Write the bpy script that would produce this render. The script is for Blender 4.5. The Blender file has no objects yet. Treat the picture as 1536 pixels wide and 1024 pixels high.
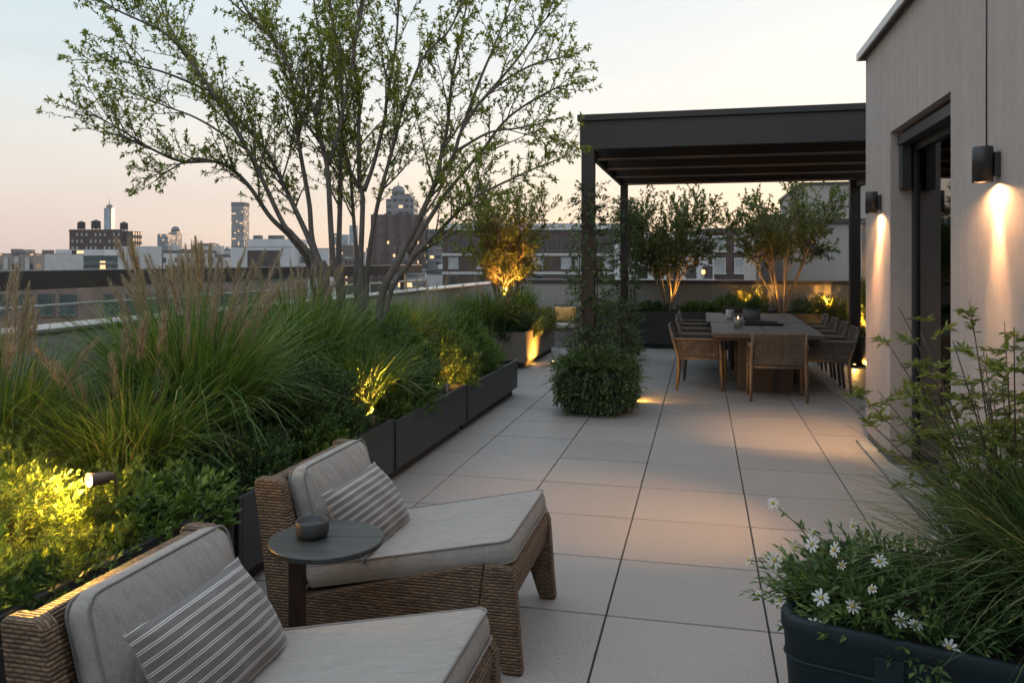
import bpy, bmesh, math, random
import numpy as np
from mathutils import Vector, Matrix
random.seed(7); RNG = np.random.default_rng(11)
S = bpy.context.scene; COL = S.collection
R = math.radians
F_PX, PSI, H = 1208.0, R(13.28), 1.636          # lens in photo pixels, yaw to the left of +Y, eye height
CP, SP = math.cos(PSI), math.sin(PSI)
def at(u, v, d):
    """world point seen at photo pixel (u, v) at a depth of d metres"""
    xc = (u-768)/F_PX*d
    return Vector((CP*xc - SP*d, SP*xc + CP*d, H-(v-391)/F_PX*d))

# ------------------------------------------------------------------ tags
def tag(o, label=None, cat=None, group=None, kind=None):
    if label: o['label'] = label
    if cat: o['category'] = cat
    if group: o['group'] = group
    if kind: o['kind'] = kind
    return o
def thing(name, label, cat, loc=(0,0,0), rz=0.0, group=None):
    o = bpy.data.objects.new(name, None); COL.objects.link(o)
    o.empty_display_size = .1
    o.location = loc; o.rotation_euler = (0,0,rz)
    return tag(o, label, cat, group)
def copy_tree(o, parent=None):
    c = o.copy(); COL.objects.link(c)
    if parent is not None: c.parent = parent
    for ch in list(o.children): copy_tree(ch, c)
    return c
def dup(o, label, loc=None, rz=None, scale=None, group=None):
    c = copy_tree(o)
    if loc is not None: c.location = loc
    if rz is not None: c.rotation_euler = (0,0,rz)
    if scale is not None: c.scale = scale if hasattr(scale,'__len__') else (scale,)*3
    c['label'] = label
    if group: c['group'] = group
    return c

# ------------------------------------------------------------------ mesh builder
class MB:
    def __init__(s): s.v=[]; s.f=[]; s.sm=[]
    def add(s, verts, faces, smooth=False):
        n=len(s.v); s.v.extend([tuple(p) for p in verts])
        s.f.extend([tuple(i+n for i in f) for f in faces]); s.sm.extend([smooth]*len(faces)); return s
    def box(s, x0,x1,y0,y1,z0,z1, m=None):
        vs=[(x,y,z) for z in (z0,z1) for y in (y0,y1) for x in (x0,x1)]
        if m is not None: vs=[m@Vector(p) for p in vs]
        return s.add(vs, [(0,2,3,1),(4,5,7,6),(0,1,5,4),(2,6,7,3),(0,4,6,2),(1,3,7,5)])
    def prism(s, poly, axis, a0, a1, m=None):
        n=len(poly)
        def mk(p,a): return {'y':(p[0],a,p[1]),'x':(a,p[0],p[1]),'z':(p[0],p[1],a)}[axis]
        vs=[mk(p,a0) for p in poly]+[mk(p,a1) for p in poly]
        if m is not None: vs=[m@Vector(p) for p in vs]
        fs=[tuple(range(n-1,-1,-1)),tuple(range(n,2*n))]+[(i,(i+1)%n,n+(i+1)%n,n+i) for i in range(n)]
        return s.add(vs,fs)
    def tube(s, pts, rad, n=8, closed=False, smooth=True):
        pts=[Vector(p) for p in pts]; k=len(pts)
        rads=[rad]*k if not hasattr(rad,'__len__') else rad
        vs=[]; prev=None
        for i,p in enumerate(pts):
            a=pts[(i-1)%k] if (closed or i>0) else p; b=pts[(i+1)%k] if (closed or i<k-1) else p
            t=(b-a).normalized() if (b-a).length>1e-9 else Vector((0,0,1))
            if prev is None:
                x=t.orthogonal().normalized()
            else:
                x=prev-t*prev.dot(t)
                x=x.normalized() if x.length>1e-6 else t.orthogonal().normalized()
            prev=x; y=t.cross(x)
            for j in range(n):
                a_=2*math.pi*j/n; vs.append(p+(x*math.cos(a_)+y*math.sin(a_))*rads[i])
        fs=[]
        for i in range(k if closed else k-1):
            i2=(i+1)%k
            for j in range(n):
                j2=(j+1)%n; fs.append((i*n+j,i*n+j2,i2*n+j2,i2*n+j))
        if not closed: fs += [tuple(range(n-1,-1,-1)), tuple((k-1)*n+j for j in range(n))]
        return s.add(vs,fs,smooth)
    def lathe(s, prof, n=24, c=(0,0,0), smooth=True, close=True):
        vs=[]; fs=[]; k=len(prof)
        for r,z in prof:
            for j in range(n):
                a=2*math.pi*j/n; vs.append((c[0]+r*math.cos(a),c[1]+r*math.sin(a),c[2]+z))
        for i in range(k-1):
            for j in range(n):
                j2=(j+1)%n; fs.append((i*n+j,i*n+j2,(i+1)*n+j2,(i+1)*n+j))
        if close: fs += [tuple(range(n-1,-1,-1)), tuple((k-1)*n+j for j in range(n))]
        return s.add(vs,fs,smooth)
    def build(s, name, mat, parent=None, bevel=0, seg=2, uv=True, fixn=True, loc=None, rot=None):
        me=bpy.data.meshes.new(name); me.from_pydata(s.v,[],s.f)
        me.polygons.foreach_set('use_smooth', s.sm)
        if fixn:
            bm=bmesh.new(); bm.from_mesh(me); bmesh.ops.recalc_face_normals(bm,faces=bm.faces); bm.to_mesh(me); bm.free()
        if uv: box_uv(me)
        me.materials.append(mat); me.update()
        o=bpy.data.objects.new(name, me); COL.objects.link(o)
        if parent is not None: o.parent=parent
        if loc is not None: o.location=loc
        if rot is not None: o.rotation_euler=rot
        if bevel:
            b=o.modifiers.new('bevel','BEVEL'); b.width=bevel; b.segments=seg; b.limit_method='ANGLE'; b.angle_limit=R(35)
            b.harden_normals=False
        return o
def box_uv(me):
    ul=me.uv_layers.new(name='UVMap'); out=np.zeros(len(me.loops)*2)
    co=np.zeros(len(me.vertices)*3); me.vertices.foreach_get('co',co); co=co.reshape(-1,3)
    for p in me.polygons:
        n=p.normal; ax=max(range(3),key=lambda i:abs(n[i]))
        a,b={0:(1,2),1:(0,2),2:(0,1)}[ax]
        for li in p.loop_indices:
            c=co[me.loops[li].vertex_index]; out[2*li]=c[a]; out[2*li+1]=c[b]
    ul.data.foreach_set('uv',out)
def raw(name, verts, quads, mat, parent=None, smooth=False, loc=None):
    """large foliage meshes straight from arrays; quads may be (n,4) or (n,3)"""
    verts=np.ascontiguousarray(verts,dtype=np.float32).reshape(-1,3); quads=np.ascontiguousarray(quads,dtype=np.int32)
    me=bpy.data.meshes.new(name); k=quads.shape[1]; nf=len(quads)
    me.vertices.add(len(verts)); me.vertices.foreach_set('co',verts.ravel())
    me.loops.add(nf*k); me.loops.foreach_set('vertex_index',quads.ravel())
    me.polygons.add(nf); me.polygons.foreach_set('loop_start',np.arange(nf,dtype=np.int32)*k)
    me.polygons.foreach_set('use_smooth',np.full(nf,smooth))
    me.materials.append(mat); me.update(calc_edges=True); me.validate()
    o=bpy.data.objects.new(name,me); COL.objects.link(o)
    if parent is not None: o.parent=parent
    if loc is not None: o.location=loc
    return o

# ------------------------------------------------------------------ materials
def newmat(name):
    m=bpy.data.materials.new(name); m.use_nodes=True; nt=m.node_tree
    return m, nt, nt.nodes['Principled BSDF'], nt.nodes['Material Output']
def N(nt, t, **kw):
    n=nt.nodes.new(t)
    for k,v in kw.items():
        if k in n.inputs.keys() if isinstance(k,str) else False: n.inputs[k].default_value=v
        else: setattr(n,k,v)
    return n
def coord(nt, kind='Object', scale=(1,1,1)):
    tc=N(nt,'ShaderNodeTexCoord'); mp=N(nt,'ShaderNodeMapping'); mp.inputs['Scale'].default_value=scale
    nt.links.new(tc.outputs[kind],mp.inputs['Vector']); return mp.outputs['Vector']
def math_(nt,op,a,b=None,c=None):
    n=N(nt,'ShaderNodeMath',operation=op)
    for i,x in enumerate((a,b,c)):
        if x is None: continue
        if isinstance(x,(int,float)): n.inputs[i].default_value=x
        else: nt.links.new(x,n.inputs[i])
    return n.outputs[0]
def noise(nt, vec, scale, detail=4, rough=.55):
    n=N(nt,'ShaderNodeTexNoise'); n.inputs['Scale'].default_value=scale; n.inputs['Detail'].default_value=detail; n.inputs['Roughness'].default_value=rough
    nt.links.new(vec,n.inputs['Vector']); return n.outputs['Fac']
def ramp(nt, fac, stops):
    n=N(nt,'ShaderNodeValToRGB'); e=n.color_ramp.elements
    while len(e)<len(stops): e.new(.5)
    for el,(p,c) in zip(e,stops): el.position=p; el.color=(*c,1) if len(c)==3 else c
    nt.links.new(fac,n.inputs['Fac']); return n.outputs['Color']
def mixc(nt, fac, a, b, blend='MIX'):
    n=N(nt,'ShaderNodeMix',data_type='RGBA',blend_type=blend)
    for s_,x in ((0,fac),(6,a),(7,b)):
        if isinstance(x,(int,float)): n.inputs[s_].default_value=x
        elif isinstance(x,tuple): n.inputs[s_].default_value=(*x,1)
        else: nt.links.new(x,n.inputs[s_])
    return n.outputs[2]
def bump(nt, bs, hgt, strength, dist):
    b=N(nt,'ShaderNodeBump'); b.inputs['Strength'].default_value=strength; b.inputs['Distance'].default_value=dist
    nt.links.new(hgt,b.inputs['Height']); nt.links.new(b.outputs['Normal'],bs.inputs['Normal'])
def sc(c,k): return tuple(min(1,x*k) for x in c)
def M(name, col, rough=.6, metal=0, var=.15, vs=3, bmp=0, bs=80, bd=.002, stretch=(1,1,1), spec=.5, fine=.0):
    m,nt,b,o=newmat(name); vec=coord(nt,'Object',stretch)
    f=noise(nt,vec,vs,5,.6)
    c=ramp(nt,f,[(.3,sc(col,1-var)),(.7,sc(col,1+var))])
    if fine:
        f2=noise(nt,vec,vs*40,2); c=mixc(nt,fine,c,ramp(nt,f2,[(.35,sc(col,.55)),(.65,sc(col,1.35))]))
    nt.links.new(c,b.inputs['Base Color'])
    r=math_(nt,'MULTIPLY_ADD',f,.25,rough-.12); nt.links.new(r,b.inputs['Roughness'])
    b.inputs['Metallic'].default_value=metal; b.inputs['Specular IOR Level'].default_value=spec
    if bmp: bump(nt,b,noise(nt,vec,bs,3),bmp,bd)
    return m
def leafmat(name, stops, trans=.35, rough=.5, spec=.35):
    m,nt,b,o=newmat(name); g=N(nt,'ShaderNodeNewGeometry')
    c=ramp(nt,g.outputs['Random Per Island'],stops); nt.links.new(c,b.inputs['Base Color'])
    b.inputs['Roughness'].default_value=rough; b.inputs['Specular IOR Level'].default_value=spec
    t=N(nt,'ShaderNodeBsdfTranslucent'); c2=mixc(nt,1.0,c,(1.3,1.25,.6),'MULTIPLY'); nt.links.new(c2,t.inputs['Color'])
    mx=N(nt,'ShaderNodeMixShader'); mx.inputs[0].default_value=trans
    nt.links.new(b.outputs[0],mx.inputs[1]); nt.links.new(t.outputs[0],mx.inputs[2]); nt.links.new(mx.outputs[0],o.inputs['Surface'])
    return m
def emit(name, col, st):
    m,nt,b,o=newmat(name); b.inputs['Base Color'].default_value=(*col,1)
    b.inputs['Emission Color'].default_value=(*col,1); b.inputs['Emission Strength'].default_value=st; return m
# ------------------------------------------------------------------ materials of the terrace
MAT={}
def paver_mat():
    m,nt,b,o=newmat('paver'); v=coord(nt,'Object')
    sx=N(nt,'ShaderNodeSeparateXYZ'); nt.links.new(v,sx.inputs[0])
    cx=math_(nt,'FLOOR',math_(nt,'DIVIDE',math_(nt,'SUBTRACT',sx.outputs[0],PX0),PW)); cy=math_(nt,'FLOOR',math_(nt,'DIVIDE',math_(nt,'SUBTRACT',sx.outputs[1],PY0),PW))
    cb=N(nt,'ShaderNodeCombineXYZ'); nt.links.new(cx,cb.inputs[0]); nt.links.new(cy,cb.inputs[1])
    wn=N(nt,'ShaderNodeTexWhiteNoise',noise_dimensions='2D'); nt.links.new(cb.outputs[0],wn.inputs['Vector'])
    base=ramp(nt,wn.outputs['Value'],[(0,(.125,.12,.115)),(.5,(.20,.191,.182)),(1,(.275,.262,.249))])
    stain=noise(nt,v,.9,6,.65); c=mixc(nt,.55,base,ramp(nt,stain,[(.3,(.115,.11,.105)),(.5,(.196,.188,.179)),(.7,(.274,.262,.25))]))
    sp=noise(nt,v,190,4,.75); c=mixc(nt,.62,c,ramp(nt,sp,[(.38,(.13,.125,.12)),(.5,(.30,.28,.265)),(.66,(.52,.49,.46))]))
    blot=noise(nt,v,9,5,.7); c=mixc(nt,math_(nt,'MULTIPLY',math_(nt,'SMOOTH_MIN',blot,.5,.1),.45),c,(.17,.16,.155))
    nt.links.new(c,b.inputs['Base Color'])
    nt.links.new(math_(nt,'MULTIPLY_ADD',stain,.3,.42),b.inputs['Roughness']); b.inputs['Specular IOR Level'].default_value=.4
    bump(nt,b,noise(nt,v,300,3),.25,.0012); return m
PW=.72; PX0=-.432; PY0=.12
MAT['paver']=paver_mat()
MAT['joint']=M('joint',(.035,.034,.033),.9)
def stucco(name,col):
    m,nt,b,o=newmat(name); v=coord(nt,'Object')
    f=noise(nt,v,1.1,6,.62); g=noise(nt,v,14,4)
    c=mixc(nt,.55,ramp(nt,f,[(.3,sc(col,.86)),(.72,sc(col,1.1))]),ramp(nt,g,[(.3,sc(col,.9)),(.7,sc(col,1.08))]))
    v2=coord(nt,'Object',(6,6,.35)); st=noise(nt,v2,1.5,4); c=mixc(nt,.13,c,ramp(nt,st,[(.42,sc(col,.6)),(.6,sc(col,1.1))]))
    nt.links.new(c,b.inputs['Base Color']); b.inputs['Roughness'].default_value=.88; b.inputs['Specular IOR Level'].default_value=.2
    h=math_(nt,'ADD',math_(nt,'MULTIPLY',noise(nt,v,95,3),1.0),math_(nt,'MULTIPLY',noise(nt,v,240,2),.5)); bump(nt,b,h,.55,.004); return m
MAT['stucco']=stucco('stucco',(.40,.348,.315))
MAT['stucco_back']=stucco('stucco_back',(.36,.33,.30))
MAT['stucco_warm']=stucco('stucco_warm',(.36,.31,.28))
MAT['black_metal']=M('black_metal',(.028,.028,.030),.42,0,.25,1.5,.05,200,.0005)
MAT['planter_black']=M('planter_black',(.024,.024,.027),.45,0,.3,1.2,.08,150,.0006,fine=.12)
MAT['planter_bronze']=M('planter_bronze',(.16,.13,.10),.45,0,.2,2,.06,150,.0006)
MAT['pergola']=M('pergola',(.027,.025,.025),.55,0,.2,1.0,.1,120,.0008)
MAT['coping']=M('coping',(.42,.41,.4),.35,.7,.1,2)
MAT['dark_coping']=M('dark_coping',(.05,.043,.04),.45,0,.2,2)
MAT['fascia']=M('fascia',(.5,.5,.49),.5,.2,.12,2)
MAT['rail_wood']=M('rail_wood',(.042,.033,.028),.7,0,.4,3,.3,60,.002,stretch=(8,.6,8))
MAT['teal']=M('teal',(.006,.015,.019),.62,0,.3,2,.1,60,.001,spec=.3)
MAT['soil']=M('soil',(.02,.015,.011),.95,0,.5,20,.9,50,.02)
MAT['stone']=M('stone',(.19,.2,.205),.7,0,.25,3,.2,60,.002)
MAT['plinth']=M('plinth',(.12,.105,.095),.75,0,.3,3,.3,60,.002)
MAT['steel']=M('steel',(.45,.45,.45),.3,.9,.1,2)
def wicker(name, base, dark):
    m,nt,b,o=newmat(name); uv=coord(nt,'UV')
    sx=N(nt,'ShaderNodeSeparateXYZ'); nt.links.new(uv,sx.inputs[0])
    wob=noise(nt,uv,14,2); wob2=noise(nt,uv,5,3)
    u=math_(nt,'ADD',sx.outputs[0],math_(nt,'MULTIPLY',wob,.004)); v=math_(nt,'ADD',sx.outputs[1],math_(nt,'MULTIPLY',wob2,.008))
    row=math_(nt,'FLOOR',math_(nt,'DIVIDE',v,.0125)); off=math_(nt,'MULTIPLY',math_(nt,'MODULO',row,2.0),.5)
    a=math_(nt,'ABSOLUTE',math_(nt,'SINE',math_(nt,'MULTIPLY',v,math.pi/.0125)))
    c_=math_(nt,'ABSOLUTE',math_(nt,'SINE',math_(nt,'MULTIPLY',math_(nt,'ADD',math_(nt,'DIVIDE',u,.034),off),math.pi)))
    hgt=math_(nt,'MULTIPLY',math_(nt,'POWER',a,.6),math_(nt,'MULTIPLY_ADD',math_(nt,'POWER',c_,.5),.75,.25))
    cell=N(nt,'ShaderNodeCombineXYZ'); nt.links.new(row,cell.inputs[1]); nt.links.new(math_(nt,'FLOOR',math_(nt,'ADD',math_(nt,'DIVIDE',u,.034),off)),cell.inputs[0])
    wn=N(nt,'ShaderNodeTexWhiteNoise',noise_dimensions='2D'); nt.links.new(cell.outputs[0],wn.inputs['Vector'])
    patch=noise(nt,uv,7,4,.7)
    f=math_(nt,'ADD',math_(nt,'MULTIPLY_ADD',wn.outputs['Value'],.32,.14),math_(nt,'MULTIPLY',patch,.40))
    c=ramp(nt,f,[(.2,sc(dark,1.2)),(.45,base),(.8,sc(base,1.75))])
    c=mixc(nt,math_(nt,'SUBTRACT',1.0,math_(nt,'POWER',hgt,.7)),c,dark)
    nt.links.new(c,b.inputs['Base Color']); b.inputs['Roughness'].default_value=.55; b.inputs['Specular IOR Level'].default_value=.4
    bump(nt,b,hgt,.9,.006); return m
MAT['wicker']=wicker('wicker',(.145,.089,.05),(.03,.018,.011))
MAT['rope']=M('rope',(.135,.112,.092),.75,0,.35,18,.5,300,.001,spec=.25)
MAT['teak']=M('teak',(.12,.087,.06),.55,0,.35,5,.2,90,.001,stretch=(6,6,1))
MAT['table_top']=M('table_top',(.058,.043,.033),.55,0,.35,3,.15,60,.001,stretch=(9,.8,9))
MAT['pedestal']=M('pedestal',(.03,.021,.018),.5,0,.3,3,.15,60,.001,stretch=(6,6,1))
MAT['slate']=M('slate',(.034,.037,.036),.42,0,.35,5,.25,40,.0015,stretch=(1,6,1))
MAT['darkwood']=M('darkwood',(.04,.024,.017),.5,0,.3,6,.1,60,.001,stretch=(6,6,1))
MAT['ceramic']=M('ceramic',(.03,.03,.031),.55,0,.35,12,.35,120,.0015)
MAT['ceramic_grey']=M('ceramic_grey',(.13,.13,.135),.5,0,.25,6)
MAT['white_ceramic']=M('white_ceramic',(.55,.52,.48),.4,0,.08,6)
MAT['wax']=M('wax',(.7,.62,.5),.5,0,.05,6)
def fabric(name,col,warm=1.0):
    m,nt,b,o=newmat(name); v=coord(nt,'Object'); uv=coord(nt,'UV')
    sx=N(nt,'ShaderNodeSeparateXYZ'); nt.links.new(uv,sx.inputs[0])
    wa=math_(nt,'SINE',math_(nt,'MULTIPLY',sx.outputs[0],2*math.pi/.0022)); wb=math_(nt,'SINE',math_(nt,'MULTIPLY',sx.outputs[1],2*math.pi/.0022))
    w=math_(nt,'MULTIPLY',wa,wb)
    slubx=noise(nt,coord(nt,'UV',(400,18,1)),1,2); sluby=noise(nt,coord(nt,'UV',(18,400,1)),1,2)
    f=math_(nt,'ADD',math_(nt,'MULTIPLY',slubx,.5),math_(nt,'MULTIPLY',sluby,.5))
    c=ramp(nt,f,[(.33,sc(col,.78)),(.67,sc(col,1.16))]); big=noise(nt,v,5,4)
    c=mixc(nt,.3,c,ramp(nt,big,[(.3,sc(col,.82)),(.7,sc(col,1.1))]))
    nt.links.new(c,b.inputs['Base Color']); b.inputs['Roughness'].default_value=.9; b.inputs['Specular IOR Level'].default_value=.15
    b.inputs['Sheen Weight'].default_value=.25; b.inputs['Sheen Roughness'].default_value=.5
    wr=noise(nt,coord(nt,'Object',(1.3,2.6,1)),7,5,.55)
    h=math_(nt,'ADD',math_(nt,'MULTIPLY',wr,1.0),math_(nt,'MULTIPLY',w,.012)); bump(nt,b,h,1.0,.06); return m
MAT['fabric']=fabric('fabric',(.40,.362,.325))
MAT['piping']=fabric('piping',(.27,.245,.225))
def stripes():
    m,nt,b,o=newmat('striped_fabric'); v=coord(nt,'Object'); sx=N(nt,'ShaderNodeSeparateXYZ'); nt.links.new(v,sx.inputs[0])
    x=math_(nt,'ADD',sx.outputs[1],math_(nt,'MULTIPLY',noise(nt,v,9,2),.004))
    fr=math_(nt,'FRACT',math_(nt,'DIVIDE',x,.031))
    l1=math_(nt,'LESS_THAN',math_(nt,'ABSOLUTE',math_(nt,'SUBTRACT',fr,.36)),.045); l2=math_(nt,'LESS_THAN',math_(nt,'ABSOLUTE',math_(nt,'SUBTRACT',fr,.56)),.05)
    l=math_(nt,'MAXIMUM',l1,l2)
    th=noise(nt,coord(nt,'Object',(1,60,1)),12,2); c0=ramp(nt,th,[(.3,(.085,.076,.072)),(.7,(.15,.135,.126))])
    c=mixc(nt,math_(nt,'MULTIPLY',l,.85),c0,(.5,.46,.42)); nt.links.new(c,b.inputs['Base Color'])
    b.inputs['Roughness'].default_value=.9; b.inputs['Specular IOR Level'].default_value=.1; b.inputs['Sheen Weight'].default_value=.2
    h=math_(nt,'ADD',noise(nt,v,7,3),math_(nt,'MULTIPLY',noise(nt,v,700,1),.05)); bump(nt,b,h,.5,.015); return m
MAT['stripes']=stripes()
MAT['lamplit_rattan']=M('lamplit_rattan',(.62,.33,.10),.8,0,.2,30)  # orange base colour holds the warm lamplight falling on this pillow
def glass(name,tint,mixg):
    m,nt,b,o=newmat(name); b.inputs['Base Color'].default_value=(*tint,1); b.inputs['Roughness'].default_value=.04
    t=N(nt,'ShaderNodeBsdfTransparent'); t.inputs[0].default_value=(*tint,1)
    g=N(nt,'ShaderNodeBsdfGlossy'); g.inputs['Roughness'].default_value=.03
    lw=N(nt,'ShaderNodeLayerWeight'); lw.inputs[0].default_value=.5
    mx=N(nt,'ShaderNodeMixShader'); nt.links.new(math_(nt,'MULTIPLY_ADD',math_(nt,'POWER',lw.outputs['Facing'],3.0),.6,mixg*.25),mx.inputs[0]); nt.links.new(t.outputs[0],mx.inputs[1]); nt.links.new(g.outputs[0],mx.inputs[2]); nt.links.new(mx.outputs[0],o.inputs['Surface']); return m
MAT['door_glass']=glass('door_glass',(.2,.19,.18),.12)
MAT['clear_glass']=glass('clear_glass',(.92,.93,.92),.25)
WARM=(1.0,.62,.28); AMBER=(1.0,.48,.085)
MAT['lens']=emit('lens',(1.0,.72,.42),9)
MAT['lens_hot']=emit('lens_hot',(1.0,.58,.2),26)
MAT['flame']=emit('flame',(1.0,.5,.15),12)
G=lambda *a:a
MAT['bark']=M('bark',(.115,.095,.08),.85,0,.4,6,.6,40,.006,stretch=(4,4,1))
MAT['bark_light']=M('bark_light',(.22,.165,.115),.8,0,.35,6,.4,40,.004,stretch=(4,4,1))
MAT['stem_green']=M('stem_green',(.06,.07,.025),.7)
MAT['stem_red']=M('stem_red',(.08,.05,.035),.7)
MAT['leaf_tree']=leafmat('leaf_tree',[(0,(.10,.135,.03)),(.5,(.18,.225,.05)),(.85,(.27,.31,.075)),(1,(.33,.29,.075))],.5)
MAT['leaf_bright']=leafmat('leaf_bright',[(0,(0.084,0.102,0.024)),(.5,(0.144,0.162,0.036)),(1,(0.228,0.216,0.054))],.4)
MAT['leaf_myrtle']=leafmat('leaf_myrtle',[(0,(0.054,0.081,0.024)),(.5,(0.095,0.128,0.038)),(1,(0.162,0.176,0.054))],.35)
MAT['leaf_yew']=leafmat('leaf_yew',[(0,(0.034,0.067,0.034)),(.5,(0.070,0.137,0.031)),(.85,(0.119,0.196,0.045)),(1,(0.182,0.252,0.063))],.3)
MAT['leaf_yew_light']=leafmat('leaf_yew_light',[(0,(0.052,0.098,0.021)),(.5,(0.098,0.169,0.036)),(1,(0.182,0.260,0.060))],.3)
MAT['leaf_box']=leafmat('leaf_box',[(0,(0.026,0.055,0.034)),(.6,(0.058,0.109,0.029)),(1,(0.109,0.167,0.049))],.25)
MAT['leaf_vine']=leafmat('leaf_vine',[(0,(0.039,0.072,0.034)),(.6,(0.078,0.124,0.039)),(1,(0.169,0.208,0.091))],.3)
MAT['leaf_silver']=leafmat('leaf_silver',[(0,(0.045,0.075,0.035)),(.6,(0.085,0.120,0.060)),(1,(0.170,0.200,0.130))],.3)
MAT['leaf_nandina']=leafmat('leaf_nandina',[(0,(0.075,0.106,0.025)),(.6,(0.150,0.188,0.044)),(1,(0.250,0.263,0.075))],.4)
MAT['leaf_daisy']=leafmat('leaf_daisy',[(0,(0.041,0.084,0.026)),(.6,(0.087,0.152,0.046)),(1,(0.174,0.232,0.080))],.3)
MAT['grass']=leafmat('grass',[(0,(0.046,0.094,0.019)),(.45,(0.091,0.169,0.034)),(.86,(0.156,0.234,0.055)),(.94,(0.260,0.260,0.098)),(1,(0.351,0.273,0.143))],.3,.45)
MAT['grass_blue']=leafmat('grass_blue',[(0,(0.042,0.077,0.024)),(.6,(0.087,0.140,0.045)),(.93,(0.154,0.203,0.070)),(1,(0.392,0.308,0.168))],.3,.42)
MAT['plume']=leafmat('plume',[(0,(.24,.18,.15)),(.6,(.38,.30,.26)),(1,(.5,.42,.36))],.4,.9,.1)
MAT['petal']=leafmat('petal',[(0,(0.600,0.600,0.560)),(1,(0.600,0.600,0.600))],.25,.6,.2)
MAT['pollen']=M('pollen',(.42,.33,.08),.8,0,.3,200)
# ------------------------------------------------------------------ floor, walls
WX=1.45            # face of the stucco building
LX=-3.86           # inner face of the low wall on the street side
BY=15.9            # inner face of the low wall at the back
def structure(o): o['kind']='structure'; return o
fb=MB(); fb.box(LX-.3,5.4,-2.6,BY+.3,-.40,-.018)
structure(fb.build('terrace_base',MAT['joint']))
pv=MB()
for i in range(-5,6):
    for j in range(-4,23):
        x0,x1=PX0+i*PW+.0042,PX0+(i+1)*PW-.0042; y0,y1=PY0+j*PW+.0062,PY0+(j+1)*PW-.0062
        x0=max(x0,LX+.002); x1=min(x1,3.04); y1=min(y1,BY-.002)
        if x1-x0<.02 or y1-y0<.02: continue
        dz=RNG.normal(0,.0006)
        pv.box(x0,x1,y0,y1,-.017,dz)
structure(pv.build('terrace_paving',MAT['paver'],bevel=.0025,seg=1))

b=thing('apartment_block','tall masonry block whose roof carries the paved terrace','building',(0,0,0))
q=MB(); q.box(LX-.28,5.38,-2.58,BY+.28,-28,-.41); q.build('wall',MAT['stucco_warm'],b)

# low wall on the street side with metal coping; the coping shows as a pale line
w=thing('parapet_wall','long grey low wall with pale metal coping along the street side behind the planters','wall')
q=MB(); q.box(LX-.26,LX,-2.6,BY+.26,-.399,1.2); q.build('wall',MAT['stucco_back'],w)
q=MB(); q.box(LX-.29,LX+.02,-2.6,BY-.03,1.2,1.226); q.build('coping',MAT['coping'],w,bevel=.004)
w=thing('parapet_wall','beige low wall with dark coping across the back of the terrace','wall')
q=MB(); q.box(LX+.002,5.0,BY,BY+.26,-.399,1.19); q.build('wall',MAT['stucco_back'],w)
q=MB(); q.box(LX-.29,5.0,BY-.03,BY+.29,1.19,1.262); q.build('coping',MAT['dark_coping'],w,bevel=.004)
# timber top rail on posts outside the street wall
r=thing('guard_rail','weathered brown timber hand rail on posts above the low street wall','railing')
RX=-4.3
q=MB(); q.box(RX-.05,RX+.05,-2.6,11.9,H-.19,H-.068); q.build('top_rail',MAT['rail_wood'],r,bevel=.006)
q=MB(); q.box(RX-.04,RX+.045,-2.6,11.9,H-.067,H-.062); q.build('highlight_strip',MAT['coping'],r)  # pale strip imitating the highlight along the rail top
for y in (-1.0,2.1,4.03,6.1,8.6,11.2):
    q=MB(); q.box(RX-.03,RX+.03,y-.035,y+.035,.2,H-.191); q.build('post',MAT['black_metal'],r,bevel=.003)
q=MB(); q.tube([(RX+.04,-2.6,1.335),(RX+.04,11.9,1.335)],.011,8); q.build('cable_rod',MAT['coping'],r)

# stucco building with the door
s=thing('stucco_house','taupe stucco rooftop house with tall dark doorway and slim metal eave','building')
D0,D1,DT,WE,WT=5.30,6.89,2.65,7.87,3.48
q=MB(); q.box(WX,WX+.155,-3,D0,.10,WT); q.box(WX,WX+.155,D1,WE,.10,WT); q.box(WX,WX+.155,D0,D1,DT,WT)
q.box(WX+.155,6,WE-.15,WE,.0,WT); q.box(5.85,6,-3,WE-.15,.0,WT)
q.build('wall',MAT['stucco'],s)
q=MB(); q.box(WX+.02,WX+.155,-3,D0,-.01,.0995); q.box(WX+.02,WX+.155,D1,WE-.001,-.01,.0995); q.build('plinth',MAT['plinth'],s)
q=MB(); q.box(WX-.05,6.1,-3,WE+.06,WT,WT+.03); q.build('roof',MAT['dark_coping'],s)
q=MB(); q.box(WX-.068,WX-.051,-3,WE+.078,WT-.012,WT+.055); q.box(WX-.051,6.1,WE+.061,WE+.078,WT-.012,WT+.055); q.build('eave_fascia',MAT['fascia'],s,bevel=.002)
q=MB(); q.tube([(WX-.006,4.66,2.19),(WX-.006,4.66,WT-.02)],.0035,6); q.build('cable',MAT['black_metal'],s)
d=MB(); fx0,fx1=WX+.157,WX+.22
d.box(fx0,fx1,D0-.02,D0+.05,.03,DT-.012); d.box(fx0,fx1,D1-.05,D1+.01,.03,DT-.012); d.box(fx0,fx1,D0+.05,D1-.05,DT-.16,DT-.012); d.box(fx0,fx1,D0+.05,D1-.05,.03,.07)
do=d.build('door',MAT['black_metal'],s,bevel=.003)
q=MB(); q.box(fx0+.025,fx0+.035,D0+.05,D1-.05,.07,DT-.16); q.build('door_glass',MAT['door_glass'],do)
q=MB(); q.box(fx0-.03,fx0-.002,D0+.3,D0+.33,.9,1.3); q.build('door_handle',MAT['black_metal'],do,bevel=.004)
q=MB(); q.box(WX+.05,WX+.15,D0+.004,D1-.004,DT-.11,DT-.03); q.build('track_box',MAT['black_metal'],do,bevel=.004)
q=MB(); q.box(WX+.06,WX+.13,D1-.10,D1-.006,DT-.46,DT-.112); q.build('track_bracket',MAT['black_metal'],do,bevel=.004)
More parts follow.
